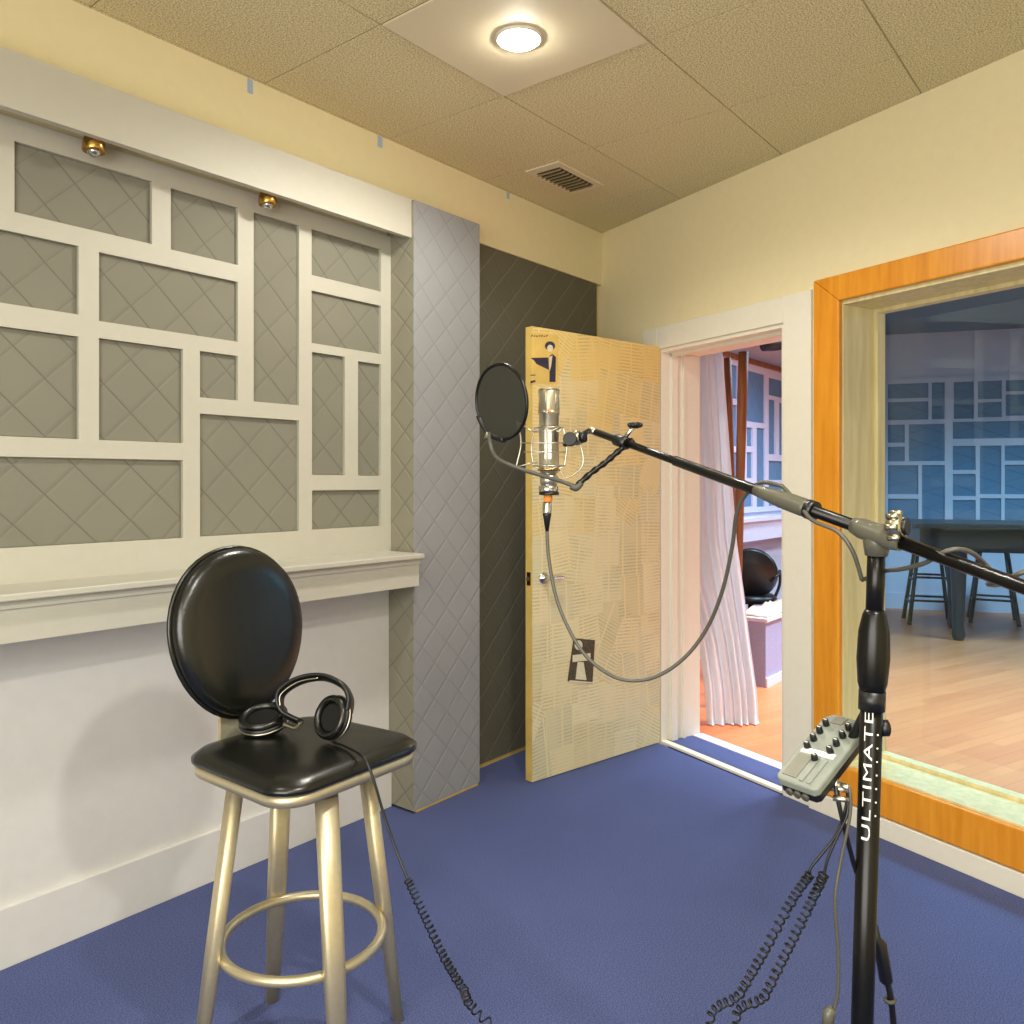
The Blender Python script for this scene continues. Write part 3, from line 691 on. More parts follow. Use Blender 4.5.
# ------------------------------------------------------------------ bar stool in the booth
S0 = V((1.2208, 1.6073, 0))
st = tag(empty('bar_stool', S0), 'swivel bar stool with black leather seat, oval back and champagne metal legs', 'stool')
yaw = .04
def SQ(x, y, z): return S0+V((math.cos(yaw)*x-math.sin(yaw)*y, math.sin(yaw)*x+math.cos(yaw)*y, z))
def rrect(hx, hy, r, n=8):
    out = []
    for (sx, sy, a0) in ((1, 1, 0), (-1, 1, PI/2), (-1, -1, PI), (1, -1, 3*PI/2)):
        for k in range(n+1):
            a = a0+PI/2*k/n; out.append((sx*(hx-r)+r*math.cos(a), sy*(hy-r)+r*math.sin(a)))
    return out
def loft(layers, cap=True):
    mb = MB(); rings = []
    for (z, sc, h) in layers:
        rings.append([mb.b.verts.new(h(x, y, z, sc)) for x, y in base])
    for A, B in zip(rings, rings[1:]):
        for k in range(len(A)):
            f = mb.b.faces.new((A[k], A[(k+1) % len(A)], B[(k+1) % len(A)], B[k])); f.smooth = True
    f = mb.b.faces.new(rings[0][::-1]); f.smooth = True; f = mb.b.faces.new(rings[-1]); f.smooth = True
    return mb
base = rrect(.206, .200, .075)
def sh_(x, y, z, sc): # slightly wider to the front, front edge falls away
    w = 1+.05*(-y/.2); return SQ(x*w*sc, y*sc-.004, z)
loft([(.716, .97, sh_), (.717, 1.0, sh_), (.722, 1.02, sh_), (.730, 1.02, sh_), (.736, .985, sh_), (.744, .94, sh_), (.749, .84, sh_), (.751, .6, sh_), (.752, .2, sh_)]).build('seat', MATS['leather'], st)
loft([(.691, .93, sh_), (.692, .985, sh_), (.714, .99, sh_), (.715, .95, sh_)]).build('seat_frame', MATS['gold'], st)
MB().lathe([(.11, .668), (.12, .671), (.12, .688), (.11, .691)], S0, (0, 0, 1), 28).build('swivel_plate', MATS['blackp'], st)
a0 = math.radians(71.4)
for k in range(4):
    a = a0+k*PI/2; d = V((math.cos(a), math.sin(a), 0)); tt = V((-d.y, d.x, 0))
    bot = S0+d*.247; top = S0+d*.158+V((0, 0, .670))
    mb = MB(); ax = (top-bot).normalized(); ring0 = []; 
    nseg = 20; rings = []
    for (c, sx, sy) in ((bot, .017, .013), (bot+(top-bot)*.45, .024, .017), (top, .026, .018)):
        rings.append([mb.b.verts.new(c+tt*(sx*(abs(math.cos(q))**.7*(1 if math.cos(q) > 0 else -1)))+d*(sy*(abs(math.sin(q))**.7*(1 if math.sin(q) > 0 else -1)))) for q in [2*PI*i/nseg for i in range(nseg)]])
    for A, B in zip(rings, rings[1:]):
        for i in range(nseg): f = mb.b.faces.new((A[i], A[(i+1) % nseg], B[(i+1) % nseg], B[i])); f.smooth = True
    mb.b.faces.new(rings[0][::-1]); mb.b.faces.new(rings[-1])
    lg = mb.build('leg', MATS['gold'], st)
    MB().lathe([(.012, 0), (.0125, .012)], bot+V((0, 0, -.002)), (0, 0, 1), 12).build('foot_glide', MATS['blackp'], lg)
for k in (0, 1):
    a = a0+k*PI/2; d = V((math.cos(a), math.sin(a), 0)); tt = V((-d.y, d.x, 0))
    mb = MB(); mb.box(S0+V((0, 0, .660)), (.30, .045, .016), M.Rotation(a, 3, 'Z')); mb.build('cross_bar', MATS['gold'], st)
MB().torus(S0+V((0, 0, .29)), .186, .0115, n=64, m=12).build('foot_ring', MATS['gold'], st)
# oval backrest
bc = SQ(0, .255, .985); tilt = .14
bu = SQ(1, 0, 0)-SQ(0, 0, 0); bf = (SQ(0, -1, 0)-SQ(0, 0, 0)); up = V((0, 0, 1)); bw = (up*math.cos(tilt)-bf*math.sin(tilt)); bnrm = bf*math.cos(tilt)+up*math.sin(tilt)
mb = MB(); n = 48; rings = []
for (sc, t) in ((.02, -.012), (.80, -.014), (.93, -.013), (.985, -.006), (1.0, .006), (.995, .02), (.97, .031), (.90, .039), (.7, .044), (.4, .046), (.05, .047)):
    rings.append([mb.b.verts.new(bc+bu*(.188*sc*math.cos(2*PI*k/n)*(1-.07*math.sin(2*PI*k/n)*-1))+bw*(.212*sc*math.sin(2*PI*k/n))+bnrm*t - bnrm*0) for k in range(n)])
for A, B in zip(rings, rings[1:]):
    for k in range(n): f = mb.b.faces.new((A[k], A[(k+1) % n], B[(k+1) % n], B[k])); f.smooth = True
mb.b.faces.new(rings[0][::-1]); mb.b.faces.new(rings[-1])
br = mb.build('backrest', MATS['leather'], st)
MB().tube([bc+bu*(.190*math.cos(2*PI*k/n)*(1+.07*math.sin(2*PI*k/n)))+bw*(.214*math.sin(2*PI*k/n))+bnrm*.004 for k in range(n)], .006, 8, closed=True).build('piping', MATS['leather'], br)
# bracket carrying the back
mb = MB()
prof = [(.14, .684), (.195, .685), (.222, .70), (.232, .745), (.243, .80), (.262, .88)]
rA = []
for (y, z), w in zip(prof, (.085, .085, .075, .065, .06, .055)):
    rA.append([mb.b.verts.new(SQ(x, y+o_, z)) for x, o_ in ((-w, 0), (w, 0), (w, .012), (-w, .012))])
for A, B in zip(rA, rA[1:]):
    for k in range(4): mb.b.faces.new((A[k], A[(k+1) % 4], B[(k+1) % 4], B[k]))
mb.b.faces.new(rA[0][::-1]); mb.b.faces.new(rA[-1])
mb.build('back_bracket', MATS['gold'], st)

# ------------------------------------------------------------------ headphones on the seat
hp = tag(empty('headphones', V((1.27, 1.70, .752))), 'black over-ear headphones lying on the bar stool seat', 'headphones')
SZ = .754
c1 = P(264, 716, 2.03)
def cup(c, ax, R, parentmat, nm):
    ax = V(ax).normalized()
    o = MB().lathe([(R*.45, -.018), (R*.8, -.016), (R, -.004), (R, .008), (R*.92, .012), (R*.2, .012)], c, ax, 32).build('earcup', MATS['blackp'], hp)
    MB().torus(V(c)+ax*.016, R*.82, R*.17, ax, 40, 12).build('ear_cushion', MATS['leather'], o)
    MB().lathe([(R*.6, .0), (R*.6, .003)], V(c)+ax*.012, ax, 24).build('driver_cloth', MATS['blackp'], o)
    MB().torus(V(c)+ax*.001, R*.985, .0022, ax, 40, 8).build('metal_rim', MATS['silver'], o)
    return o
c1.z = SZ+.02
cup(c1, V((0, 0, 1))+CV(-.05, 0, -.28), .060, None, '')
c2 = P(335, 712, 1.95)
a2 = CV(-.50, .30, -.62); c2.z = SZ+.053
cup(c2, a2, .052, None, '')
# slotted outer shell ring of the upright cup
MB().torus(c2-a2.normalized()*.016, .03, .004, a2, 32, 8).build('shell_ring', MATS['silver'], hp)
# headband arch
hb = smooth([P(300, 722, 1.98), P(283, 712, 1.99), P(281, 694, 2.0), P(298, 681, 2.0), P(322, 677, 1.99), P(342, 685, 1.97), P(350, 698, 1.955), P(349, 712, 1.94)], 6)
mb = MB(); rings = []
for i, p in enumerate(hb):
    t_ = (hb[min(i+1, len(hb)-1)]-hb[max(i-1, 0)]).normalized(); side = (FX*.8-UP*.5+RX*.1); side = (side-t_*side.dot(t_)).normalized(); nn = t_.cross(side)
    rings.append([mb.b.verts.new(p+side*(.024*math.cos(q))+nn*(.0075*math.sin(q))) for q in [2*PI*k/12 for k in range(12)]])
for A, B in zip(rings, rings[1:]):
    for k in range(12): f = mb.b.faces.new((A[k], A[(k+1) % 12], B[(k+1) % 12], B[k])); f.smooth = True
mb.b.faces.new(rings[0][::-1]); mb.b.faces.new(rings[-1])
mb.build('headband', MATS['blackp'], hp)
MB().tube(smooth([P(280, 706, 1.965), P(281, 694, 1.975), P(298, 682, 1.975), P(318, 678, 1.965)]), .0016, 6).build('band_stitching', MATS['silver'], hp)
MB().tube(smooth([hb[-1], P(348, 718, 1.94), P(338, 724, 1.935)]), .006, 8).build('yoke', MATS['chrome'], hp)
MB().tube(smooth([hb[0], P(296, 728, 1.985), P(284, 724, 2.0)]), .006, 8).build('yoke', MATS['silver'], hp)
# headphone cable, straight then coiled
straight = [c2+V((-.01, -.03, -.03)), P(333, 741, 1.93), P(346, 747, 1.895), P(363, 757, 1.82), P(373, 778, 1.80), P(384, 815, 1.79), P(396, 850, 1.77), P(408, 880, 1.74)]
straight[1].z = SZ+.004; straight[2].z = SZ+.003
mb = MB(); mb.tube(smooth(straight, 8), .0032, 8)
cpts = [P(408, 880, 1.74), P(424, 915, 1.69), P(443, 955, 1.62), P(462, 987, 1.56), P(490, 1024, 1.48), V((1.30, .72, .18)), V((1.42, .62, .02)), V((1.7, .45, .013))]
mb.tube(coil(cpts, .0075, 58, 10), .0018, 5)
tag(mb.build('headphone_cable', MATS['blackp']), 'black headphone cable running over the seat edge then coiling to the carpet', 'cable', 'coiled cables')

# ------------------------------------------------------------------ microphone stand
J = P(877, 532, 1.2); B0 = P(861, 1060, 1.2); axp = (J-B0).normalized(); B0 = J-axp*(J.z/axp.z)
ms = tag(empty('microphone_stand', V((B0.x, B0.y, 0))), 'black boom microphone stand in the right foreground', 'stand')
def AP(z): return J-axp*((J.z-z)/axp.z)
MB().tube([AP(1.16), AP(J.z-.01)], .0125, 20).build('upper_tube', MATS['black'], ms)
lt = MB().tube([AP(.12), AP(1.09)], .0155, 24).build('lower_tube', MATS['black'], ms)
zs = [1.06, 1.075, 1.11, 1.15, 1.175, 1.182]; rr = [.0165, .0205, .023, .0215, .0165, .013]
MB().tube([AP(z) for z in zs], rr, 24).build('clutch_grip', MATS['black'], ms)
# tripod feet
hub = AP(.14); MB().tube([AP(.09), AP(.19)], [.026, .024], 20).build('leg_hub', MATS['blackp'], ms)
for k in range(3):
    a = math.radians(200)+k*2*PI/3; e = V((hub.x+.33*math.cos(a), hub.y+.33*math.sin(a), .018))
    lg = MB().tube([V((hub.x+.02*math.cos(a), hub.y+.02*math.sin(a), .15)), e], .011, 12).build('leg', MATS['black'], ms)
    MB().ball(e, .017, n=8).build('rubber_foot', MATS['blackp'], lg)
# lettering up the tube
cu_ = bpy.data.curves.new('lettering_source', 'FONT'); cu_.body = 'ULTIMATE'; cu_.size = .0180; cu_.extrude = 0; cu_.offset = .0; cu_.space_character = 1.12
to = bpy.data.objects.new('lettering_source', cu_); C.objects.link(to); bpy.context.view_layer.update()
me = bpy.data.meshes.new_from_object(to.evaluated_get(bpy.context.evaluated_depsgraph_get())); bpy.data.objects.remove(to)
xs = [v.co.x for v in me.vertices]; L = max(xs)-min(xs); x0 = min(xs); ys = [v.co.y for v in me.vertices]; ym = (min(ys)+max(ys))/2
zb = P(866, 841, 1.185).z; zt = P(866, 713, 1.185).z; kx = (zt-zb)/L
tocam = (CAM-AP(.95)); tocam.z = 0; tocam.normalize(); side = V((-tocam.y, tocam.x, 0)); side = side if side.dot(RX) > 0 else -side
bm = bmesh.new(); bm.from_mesh(me); bmesh.ops.triangulate(bm, faces=bm.faces[:])
bmesh.ops.subdivide_edges(bm, edges=[e for e in bm.edges if e.calc_length() > .004], cuts=2)
R_ = .0158
for v in bm.verts:
    along = zb+(v.co.x-x0)*kx; th_ = (-(v.co.y-ym)*.95)/R_ - .22
    c = AP(along); v.co = c+tocam*(R_*math.cos(th_))+side*(R_*math.sin(th_))
m2 = bpy.data.meshes.new('lettering'); bm.to_mesh(m2); bm.free(); m2.materials.append(MATS['ivory']); m2.transform(WM[ms.name].inverted())
o = bpy.data.objects.new('lettering', m2); C.objects.link(o); o.parent = lt; WM['lettering'] = WM[ms.name]
o['label'] = 'pale lettering up the black tube'
mb = MB()
for k in range(7):
    z = P(866, 735+k*13.5, 1.185).z; c = AP(z); th_ = .62; nrm = tocam*math.cos(th_)+side*math.sin(th_)
    mb.lathe([(.0014, 0), (.0014, .0006)], c+nrm*.0153, nrm, 8)
mb.build('printed_dots', MATS['ivory'], lt)
# boom joint
bt = P(590, 430, 1.76); bj = P(880, 535, 1.19)
bdir = (bt-bj).normalized(); tail = bj-bdir*.75
MB().tube([tail, bj-bdir*.02], .0095, 16).build('boom_tail', MATS['black'], ms)
MB().tube([bj-bdir*.02, bt+(bj-bt)*.38, ], .0095, 16).build('boom_tube', MATS['black'], ms)
gp = lambda f: bt+(bj-bt)*f
MB().tube([gp(.02), gp(.66)], .0075, 16).build('boom_extension', MATS['black'], ms)
MB().tube([gp(.0), gp(.03)], .0078, 16).build('boom_tip', MATS['silver'], ms)
# tapered clutch on the boom
k1 = P(768, 491, 1.40); k2 = P(820, 511, 1.30); fa = (k1-bj).length/(bt-bj).length; fb = (k2-bj).length/(bt-bj).length
cl_ = [bj+(bt-bj)*f for f in (fb, fb+.02, (fa+fb)/2, fa-.04, fa)]
MB().tube(cl_, [.0132, .0150, .0145, .0118, .0092], 20).build('boom_clutch', MATS['olive'], ms)
MB().tube([bj+(bt-bj)*(fb-.012), bj+(bt-bj)*(fb+.008)], .0158, 20).build('clutch_collar', MATS['blackp'], ms)
# T-joint
MB().tube([J-axp*.035, J-axp*.015, J+axp*.012], [.0155, .019, .016], 20).build('pivot_socket', MATS['olive'], ms)
MB().tube([bj-bdir*.035, bj-bdir*.02, bj+bdir*.03, bj+bdir*.045], [.012, .0155, .0155, .012], 20).build('pivot_head', MATS['olive'], ms)
kn = P(896, 531, 1.165); kx_ = CV(.75, .05, -.7).normalized()
mb = MB(); mb.lathe([(.010, -.012), (.017, -.008), (.0185, 0), (.017, .008), (.012, .011)], kn+UP*.006, kx_, 24)
for q in range(7):
    aa = 2*PI*q/7; u_ = kx_.cross(UP).normalized(); mb.tube([kn+UP*.006+(u_*math.cos(aa)+kx_.cross(u_)*math.sin(aa))*.0195-kx_*.008, kn+UP*.006+(u_*math.cos(aa)+kx_.cross(u_)*math.sin(aa))*.0195+kx_*.008], .0045, 8)
mb.build('clamp_knob', MATS['knobmetal'], ms)
MB().lathe([(.012, .0), (.012, .006)], kn+UP*.006+kx_*.010, kx_, 20).build('knob_cap', MATS['blackp'], ms)

# ------------------------------------------------------------------ microphone in its shock mount
MD = 1.70
def mp_(px, py, dd=0): return P(px, py, MD+dd)
mc = tag(empty('studio_microphone', mp_(549, 497)), 'silver studio microphone with mesh head hanging in a shock mount', 'microphone')
mx_ = 549
def zz(py): return 1.37-(py-481)/F*MD
o0 = V((mp_(mx_, 481).x, mp_(mx_, 481).y, 0))
MB().lathe([(.0195, zz(412)), (.021, zz(410)), (.021, zz(392)), (.018, zz(389)), (.006, zz(388))], o0, (0, 0, 1), 28).build('grille', MATS['grille'], mc)
mb = MB()
for z in (zz(389.5), zz(411)): mb.torus(o0+V((0, 0, z)), .0205, .0014, n=28, m=6)
for k in range(6):
    aa = 2*PI*k/6+.3; d = V((math.cos(aa), math.sin(aa), 0))*.0212; mb.tube([o0+d+V((0, 0, zz(389.5))), o0+d+V((0, 0, zz(411)))], .0011, 6)
mb.build('grille_frame', MATS['silver'], mc)
MB().lathe([(.017, zz(474)), (.0205, zz(470)), (.0205, zz(415)), (.0225, zz(413.5)), (.0225, zz(411.5)), (.02, zz(411))], o0, (0, 0, 1), 28).build('body', MATS['silver'], mc)
MB().lathe([(.0235, zz(471)), (.0235, zz(468))], o0, (0, 0, 1), 28).build('base_ring', MATS['brass'], mc)
# badge plate
q = -FX
MB().box(o0+V((0, 0, zz(445)))+q*.019+RX*-.003, (.014, .006, .06), M(((RX.x, FX.x, 0), (RX.y, FX.y, 0), (0, 0, 1)))).build('badge_plate', MATS['ivory'], mc)
MB().ball(o0+V((0, 0, zz(412.5)))+q*.0215, .004, n=6).build('indicator', MATS['orange'], mc)
MB().lathe([(.010, zz(486)), (.0185, zz(484.5)), (.019, zz(476)), (.010, zz(473))], o0, (0, 0, 1), 24).build('connector_sleeve', MATS['silver'], mc)
MB().lathe([(.0192, zz(492)), (.0205, zz(491)), (.0205, zz(486)), (.016, zz(485))], o0+RX*-.001, (0, 0, 1), 24).build('swivel_ring', MATS['chrome'], mc)
MB().lathe([(.0206, zz(495)), (.021, zz(494)), (.021, zz(492))], o0, (0, 0, 1), 24).build('dark_ring', MATS['blackp'], mc)
MB().lathe([(.008, zz(502)), (.009, zz(501)), (.009, zz(495))], o0-RX*.002, (0, 0, 1), 16).build('orange_band', MATS['orange'], mc)
xl = o0-RX*.004
xc = tag(empty('microphone_cable', xl+V((0, 0, zz(532)))), 'grey microphone cable looping from the hanging microphone to the boom', 'cable')
MB().lathe([(.0085, zz(515)), (.0095, zz(512)), (.0095, zz(503)), (.008, zz(502))], xl, (0, 0, 1), 16).build('plug', MATS['chrome'], xc)
MB().lathe([(.003, zz(533)), (.0085, zz(516)), (.0095, zz(514)), (.009, zz(513))], xl, (0, 0, 1), 16).build('strain_relief', MATS['blackp'], xc)
loop = [xl+V((0, 0, zz(531))), P(549, 560, 1.69), P(557, 600, 1.67), P(573, 637, 1.64), P(592, 662, 1.62), P(620, 679, 1.59), P(652, 678, 1.57), P(682, 660, 1.55), P(706, 630, 1.53), P(722, 592, 1.50), P(732, 548, 1.47), P(737, 512, 1.44), P(748, 492, 1.41), P(762, 482.5, 1.385), P(782, 486, 1.35)]
MB().tube(smooth(loop, 8), .0036, 8).build('cord', MATS['cable'], xc)
def boomwrap(p0, p1, turns, rad, dmy=0, start=0):
    out = []; n = int(abs(turns)*12)+1; t_ = (p1-p0).normalized(); u_ = t_.cross(UP).normalized(); w_ = t_.cross(u_)
    for i in range(n+1):
        aa = start+2*PI*turns*i/n; out.append(p0+(p1-p0)*i/n+(u_*math.cos(aa)+w_*math.sin(aa))*rad)
    return out
MB().tube(smooth([P(782, 486, 1.35), P(800, 505, 1.30), P(812, 520, 1.26), P(838, 532, 1.23), P(853, 552, 1.22), P(862, 580, 1.225)], 8), .0034, 8).build('cord', MATS['cable'], xc)
MB().tube(smooth([P(862, 580, 1.225), P(870, 577, 1.23), P(884, 571, 1.215), P(902, 569, 1.18), P(925, 563, 1.14), P(942, 553, 1.11), P(958, 549, 1.10), P(972, 553, 1.11), P(985, 564, 1.14), P(1000, 583, 1.12), P(988, 584, 1.10), P(1005, 580, 1.07), P(1024, 572, 1.05), P(1045, 570, 1.05), P(1060, 590, 1.08)], 8), .0034, 8).build('cord', MATS['cable'], xc)
# shock mount
sm = tag(empty('shock_mount', mp_(549, 470)), 'spidery metal shock mount cage holding the studio microphone at the boom end', 'shock mount')
mb = MB()
for py, R in ((428, .030), (466, .032)): mb.torus(o0+V((0, 0, zz(py))), R, .0016, n=36, m=8)
for k in range(4):
    aa = .5+PI/2*k; d = V((math.cos(aa), math.sin(aa), 0)); mb.tube(smooth([o0+d*.030+V((0, 0, zz(428))), o0+d*.037+V((0, 0, zz(447))), o0+d*.032+V((0, 0, zz(466)))]), .0019, 8)
mb.build('cage', MATS['silver'], sm)
mb = MB()
for k in range(8):
    aa = 2*PI*k/8; d = V((math.cos(aa), math.sin(aa), 0)); e = V((math.cos(aa+.5), math.sin(aa+.5), 0))
    for py in (428, 466): mb.tube([o0+d*.0205+V((0, 0, zz(py+4))), o0+e*.031+V((0, 0, zz(py)))], .0011, 6)
mb.build('elastic_cord', MATS['ivory'], sm)
mb = MB()
mb.tube(smooth([mp_(517, 421), mp_(521, 443), mp_(516, 467)]), .0018, 8)
mb.tube([mp_(517, 421), mp_(530, 430), mp_(537, 432)], .0014, 8); mb.tube([mp_(516, 467), mp_(537, 462)], .0014, 8)
mb.tube([mp_(521, 443, -.036), mp_(572, 443, -.03)], .0013, 8); mb.tube([mp_(524, 452, -.034), mp_(566, 452, -.034)], .0011, 8)
mb.build('side_bow', MATS['silver'], sm)
kk = mp_(577, 438)
mb = MB(); mb.tube(smooth([mp_(565, 444, -.02), mp_(571, 441), kk, P(590, 430, 1.76)]), .006, 10); mb.build('mounting_arm', MATS['black'], sm)
mb = MB(); mb.lathe([(.008, -.010), (.0145, -.008), (.0155, .0), (.0145, .008), (.008, .010)], kk, CV(.9, .1, -.5), 20); mb.build('tilt_knob', MATS['knobmetal'], sm)
MB().lathe([(.012, .0), (.011, .010)], kk+CV(.9, .1, -.5).normalized()*.009, CV(.9, .1, -.5), 20).build('knob_cap', MATS['blackp'], sm)
MB().lathe([(.014, 0), (.014, .014)], mp_(571, 440, -.02), CV(-.3, .2, -1), 16).build('pivot_block', MATS['blackp'], sm)
mb = MB(); mb.tube(smooth([mp_(579, 442), mp_(583, 455), mp_(581, 468), mp_(566, 478), mp_(560, 468, .0)]), .0016, 8); mb.build('lower_bow', MATS['silver'], sm)

# ------------------------------------------------------------------ pop filter
pf = tag(empty('pop_filter', P(501, 460, 1.62)), 'round black mesh pop filter on a gooseneck in front of the microphone', 'pop filter')
pcn = P(501, 402, 1.63); pax = CV(-.72, -.12, -.66).normalized()
MB().torus(pcn, .0745, .0034, pax, 56, 10).build('hoop', MATS['black'], pf)
MB().lathe([(.073, -.0006), (.073, .0006)], pcn, pax, 48).build('mesh_screen', MATS['popmesh'], pf)
u_ = pax.cross(UP).normalized(); w_ = pax.cross(u_)
low = min([pcn+(u_*math.cos(q)+w_*math.sin(q))*.0745 for q in [2*PI*i/60 for i in range(60)]], key=lambda p: ((CAM+FX*0+(p-CAM)).z - 0) + 0.9*(p-pcn).dot(RX))
arc = sorted([i for i in range(60)], key=lambda i: (pcn+(u_*math.cos(2*PI*i/60)+w_*math.sin(2*PI*i/60))*.0745-low).length)[:9]
ci = arc[0]; MB().tube([pcn+(u_*math.cos(2*PI*(ci+k)/60)+w_*math.sin(2*PI*(ci+k)/60))*.0755 for k in range(-6, 7)], .0058, 10).build('hoop_clip', MATS['blackp'], pf)
MB().tube([low-(low-pcn).normalized()*.002, low+(low-pcn).normalized()*.014], .007, 12).build('hoop_socket', MATS['silver'], pf)
g1 = [low, P(490, 443, 1.62), P(496, 457, 1.62), P(512, 466, 1.63), P(540, 475, 1.64), P(560, 481, 1.65), P(576, 487, 1.65)]
MB().tube(smooth(g1), .0042, 12).build('gooseneck', MATS['darkgrey'], pf)
g2 = smooth([P(576, 487, 1.65), P(590, 474, 1.66), P(606, 462, 1.665), P(620, 450, 1.665), P(634, 440, 1.66)], 12)
rad = [.0062+.0012*(1 if (i//3) % 2 else -1)*.6 for i in range(len(g2))]
MB().tube(g2, rad, 12).build('flexible_arm', MATS['black'], pf)
MB().tube(smooth([P(571, 486, 1.65), P(576, 488, 1.65), P(581, 483, 1.652)]), .007, 12).build('elbow_joint', MATS['darkgrey'], pf)
fbm = .155; bp = bt+(bj-bt)*fbm
MB().tube([bp-bdir*.018, bp+bdir*.018], .0125, 16).build('boom_clamp', MATS['blackp'], pf)
kq = P(635, 425, 1.655)
MB().tube([bp, kq], .0045, 10).build('clamp_screw', MATS['chrome'], pf)
mb = MB(); mb.lathe([(.006, -.007), (.013, -.005), (.0135, .004), (.006, .006)], kq, UP, 20)
for q in range(5):
    aa = 2*PI*q/5; mb.ball(kq+V((math.cos(aa), math.sin(aa), 0))*.0115, .005, n=6)
mb.build('clamp_knob', MATS['blackp'], pf)

# ------------------------------------------------------------------ personal headphone mixer on the stand
A_ = P(774, 776, 1.21); Lv = CV(.128, .079, .10); Wv = CV(.044, -.002, -.052); Lv_ = Lv.normalized(); Wv = (Wv-Lv_*Wv.dot(Lv_)); Wn = Wv.normalized(); Nn = Lv_.cross(Wn)
if Nn.dot(-FX) < 0: Nn = -Nn
LL, WW, HH = .160, .068, .022
hm = tag(empty('headphone_mixer', A_+Lv_*LL/2+Wn*WW/2), 'grey headphone mixer with two rows of black knobs clamped to the microphone stand', 'mixer')
def HQ(l, w, n_): return A_+Lv_*l+Wn*w+Nn*n_
def hp_poly(outl, n0, n1, name, mat, par=hm, bev=0):
    mb = MB(); mb.poly([HQ(l, w, n0) for l, w in outl], Nn*(n1-n0)); o = mb.build(name, mat, par)
    if bev: m_ = o.modifiers.new('bevel', 'BEVEL'); m_.width = bev; m_.segments = 3
    return o
ol = [(0, .006), (.006, 0), (LL-.012, 0), (LL, .012), (LL, WW-.012), (LL-.012, WW), (.006, WW), (0, WW-.006)]
hp_poly(ol, -.014, 0, 'top_shell', MATS['greyplastic'], hm, .003)
hp_poly([(l*.97+.003, w*.94+.002) for l, w in ol], -HH-.006, -.0145, 'base_shell', MATS['blackp'], hm, .002)
hp_poly([(.010, .008), (.058, .008), (.058, .030), (.010, .030)], .0, .0012, 'label_recess', MATS['recess'])
hp_poly([(.008, .036), (.06, .036), (.06, .042), (.008, .042)], .0, .002, 'ridge', MATS['greyplastic'])
hp_poly([(.008, .048), (.06, .048), (.06, .054), (.008, .054)], .0, .002, 'ridge', MATS['greyplastic'])
hp_poly([(.062, .008), (.072, .008), (.076, .058), (.066, .058)], .0, .0016, 'ridge', MATS['ivory'])
hp_poly([(.138, .016), (.154, .018), (.154, .036), (.138, .034)], .0, .0012, 'label_recess', MATS['recess'])
ks = [(.055, .036)]+[(.074+.019*k, .013) for k in range(4)]+[(.078+.019*k, .048) for k in range(4)]
for l, w in ks:
    k_ = MB().lathe([(.0052, 0), (.0052, .003), (.0042, .010), (.0036, .0105)], HQ(l, w, .0005), Nn, 16).build('knob', MATS['blackp'], hm)
    MB().box(HQ(l, w, .0112), (.001, .005, .0006), M(((Lv_.x, Wn.x, Nn.x), (Lv_.y, Wn.y, Nn.y), (Lv_.z, Wn.z, Nn.z)))).build('pointer', MATS['ivory'], k_)
for l in (.012, .026, .04): # sockets along the front edge
    MB().lathe([(.006, 0), (.006, .004), (.003, .0045)], HQ(0, .012+l*.9, -.018), -Lv_, 14).build('jack_socket', MATS['darkgrey'], hm)
MB().tube([HQ(LL*.75, WW*.75, -.018), AP(P(866, 700, 1.2).z)], .007, 12).build('mounting_bracket', MATS['blackp'], hm)
cz = P(866, 700, 1.2).z; MB().tube([AP(cz-.014), AP(cz+.014)], .0185, 24).build('stand_clamp', MATS['blackp'], hm)
MB().lathe([(.008, 0), (.012, .003), (.012, .012), (.008, .014)], AP(P(884, 728, 1.2).z)+RX*.012, RX, 18).build('clamp_knob', MATS['blackp'], hm)
# cables under the mixer
def plugcable(name, pts, r, mat, lab, group=None, coilpts=None, cr=.008, turns=30, plugs=(True,)):
    t = tag(empty(name, pts[0]), lab, 'cable', group)
    MB().tube(smooth(pts, 8), r, 8).build('cord', mat, t)
    d = (pts[1]-pts[0]).normalized()
    MB().tube([pts[0]-d*.004, pts[0]+d*.022], [.0048, .0036], 12).build('plug', MATS['silver'], t)
    if coilpts: MB().tube(coil(coilpts, cr, turns, 9), .0016, 5).build('coil', mat, t)
    return t
plugcable('coiled_cable', [P(833, 788, 1.20), P(846, 790, 1.19), P(846, 806, 1.19), P(836, 835, 1.19), P(812, 866, 1.19), P(810, 874, 1.19)], .0021, MATS['blackp'],
          'black coiled cable hanging from the mixer to the lower left, outer one of two', 'coiled cables', [P(810, 874, 1.19), P(792, 900, 1.20), P(765, 950, 1.22), P(740, 993, 1.24), P(712, 1040, 1.28), V((1.08, .35, .30)), V((1.1, .45, .03))], .0060, 46)
plugcable('coiled_cable', [P(836, 798, 1.19), P(847, 800, 1.185), P(847, 815, 1.18), P(838, 835, 1.18), P(828, 858, 1.18), P(824, 874, 1.18)], .0021, MATS['blackp'],
          'black coiled cable hanging from the mixer, inner one nearer the stand', 'coiled cables', [P(824, 874, 1.18), P(812, 900, 1.19), P(790, 945, 1.20), P(765, 995, 1.22), P(742, 1040, 1.25), V((1.12, .25, .30)), V((1.2, .35, .03))], .0060, 46)
gc = plugcable('instrument_cable', [P(838, 784, 1.20), P(849, 788, 1.18), P(850, 815, 1.175), P(841, 860, 1.175), P(835, 900, 1.17), P(838, 950, 1.17), P(838, 990, 1.17), P(833, 1012, 1.17)], .0024, MATS['cable'], 'grey cable hanging straight beside the stand pole with a grey plug at its end', None)
MB().tube([P(833, 1009, 1.17), P(829, 1012, 1.17), P(827, 1030, 1.17)], [.006, .0085, .0085], 14).build('end_plug', MATS['olive'], gc)
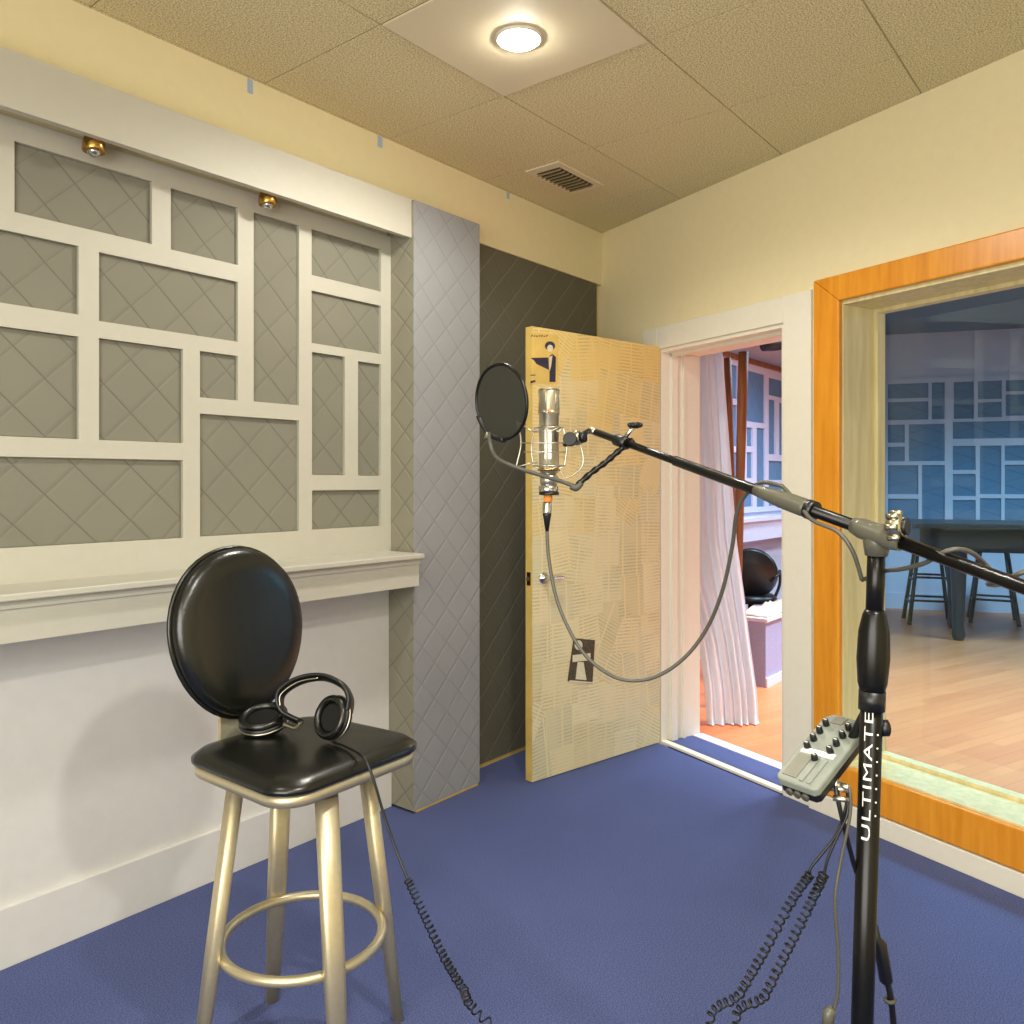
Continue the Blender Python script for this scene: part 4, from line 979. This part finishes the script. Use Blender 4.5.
plugcable('mixer_cable', [P(835, 780, 1.20), P(838, 800, 1.19), P(845, 830, 1.19), P(855, 868, 1.205), P(862, 885, 1.235), P(871, 915, 1.25), P(876, 935, 1.25)], .0036, MATS['blackp'], 'thick black cable passing behind the stand pole', None)
jc = tag(empty('cable_connector', P(882, 960, 1.25)), 'black in-line cable connector hanging behind the stand pole', 'connector')
MB().tube([P(875, 925, 1.25), P(877, 938, 1.25), P(880, 944, 1.25), P(886, 980, 1.25), P(888, 984, 1.25)], [.004, .006, .0098, .0098, .006], 16).build('connector_body', MATS['blackp'], jc)
MB().tube(smooth([P(888, 984, 1.25), P(891, 1000, 1.25), P(894, 1030, 1.26), P(900, 1120, 1.28), V((1.02, .0, .02))]), .0048, 10).build('cord', MATS['blackp'], jc)
MB().torus(P(890, 1000, 1.25), .0065, .003, CV(.2, -1, 0), 20, 8).build('cable_clip', MATS['darkgrey'], jc)

# ------------------------------------------------------------------ light
def area(name, loc, size, energy, color, rot=(0, 0, 0), size_y=None):
    ld = bpy.data.lights.new(name, 'AREA'); ld.energy = energy; ld.size = size; ld.color = color
    if size_y: ld.shape = 'RECTANGLE'; ld.size_y = size_y
    o = bpy.data.objects.new(name, ld); C.objects.link(o); o.location = loc; o.rotation_euler = rot; return o
area('rear_wall_fill', (XB+.03, .1, 1.55), 1.6, 52, (1, .99, .97), (0, -PI/2, 0), 2.2)  # fill added at the windowless back wall to lift ceiling and walls
area('rear_ceiling_fill', (-.6, -.9, HC-.02), 1.0, 20, (1, .98, .94), size_y=.6)  # unseen overhead fill added behind the camera to flatten the contrast
def spot(name, loc, energy, color, deg, blend=.7, rad=.3):
    ld = bpy.data.lights.new(name, 'SPOT'); ld.energy = energy; ld.color = color; ld.spot_size = math.radians(deg); ld.spot_blend = blend; ld.shadow_soft_size = rad
    o = bpy.data.objects.new(name, ld); C.objects.link(o); o.location = loc
spot('live_room_downlight', (5.3, .75, LH-.1), 450, (.84, .91, 1), 84)
spot('live_room_downlight', (4.5, -.6, LH-.1), 290, (.86, .92, 1), 92)
spot('live_room_downlight', (5.9, 1.7, LH-.1), 190, (.50, .72, 1), 150)
spot('live_room_downlight', (7.8, .3, LH-.1), 260, (.56, .84, 1), 150)
area('live_ceiling_light', (7.6, -2.4, LH-.02), 1.8, 60, (.55, .80, 1.0))
wd = bpy.data.worlds.new('world'); bpy.context.scene.world = wd; wd.use_nodes = True
wd.node_tree.nodes['Background'].inputs[0].default_value = (.5, .5, .55, 1); wd.node_tree.nodes['Background'].inputs[1].default_value = .3
sc_ = bpy.context.scene
sc_.view_settings.view_transform = 'Standard'; sc_.view_settings.look = 'None'; sc_.view_settings.gamma = 1; sc_.view_settings.use_curve_mapping = False
sc_.view_settings.exposure = .85
sc_.cycles.max_bounces = 10; sc_.cycles.diffuse_bounces = 6
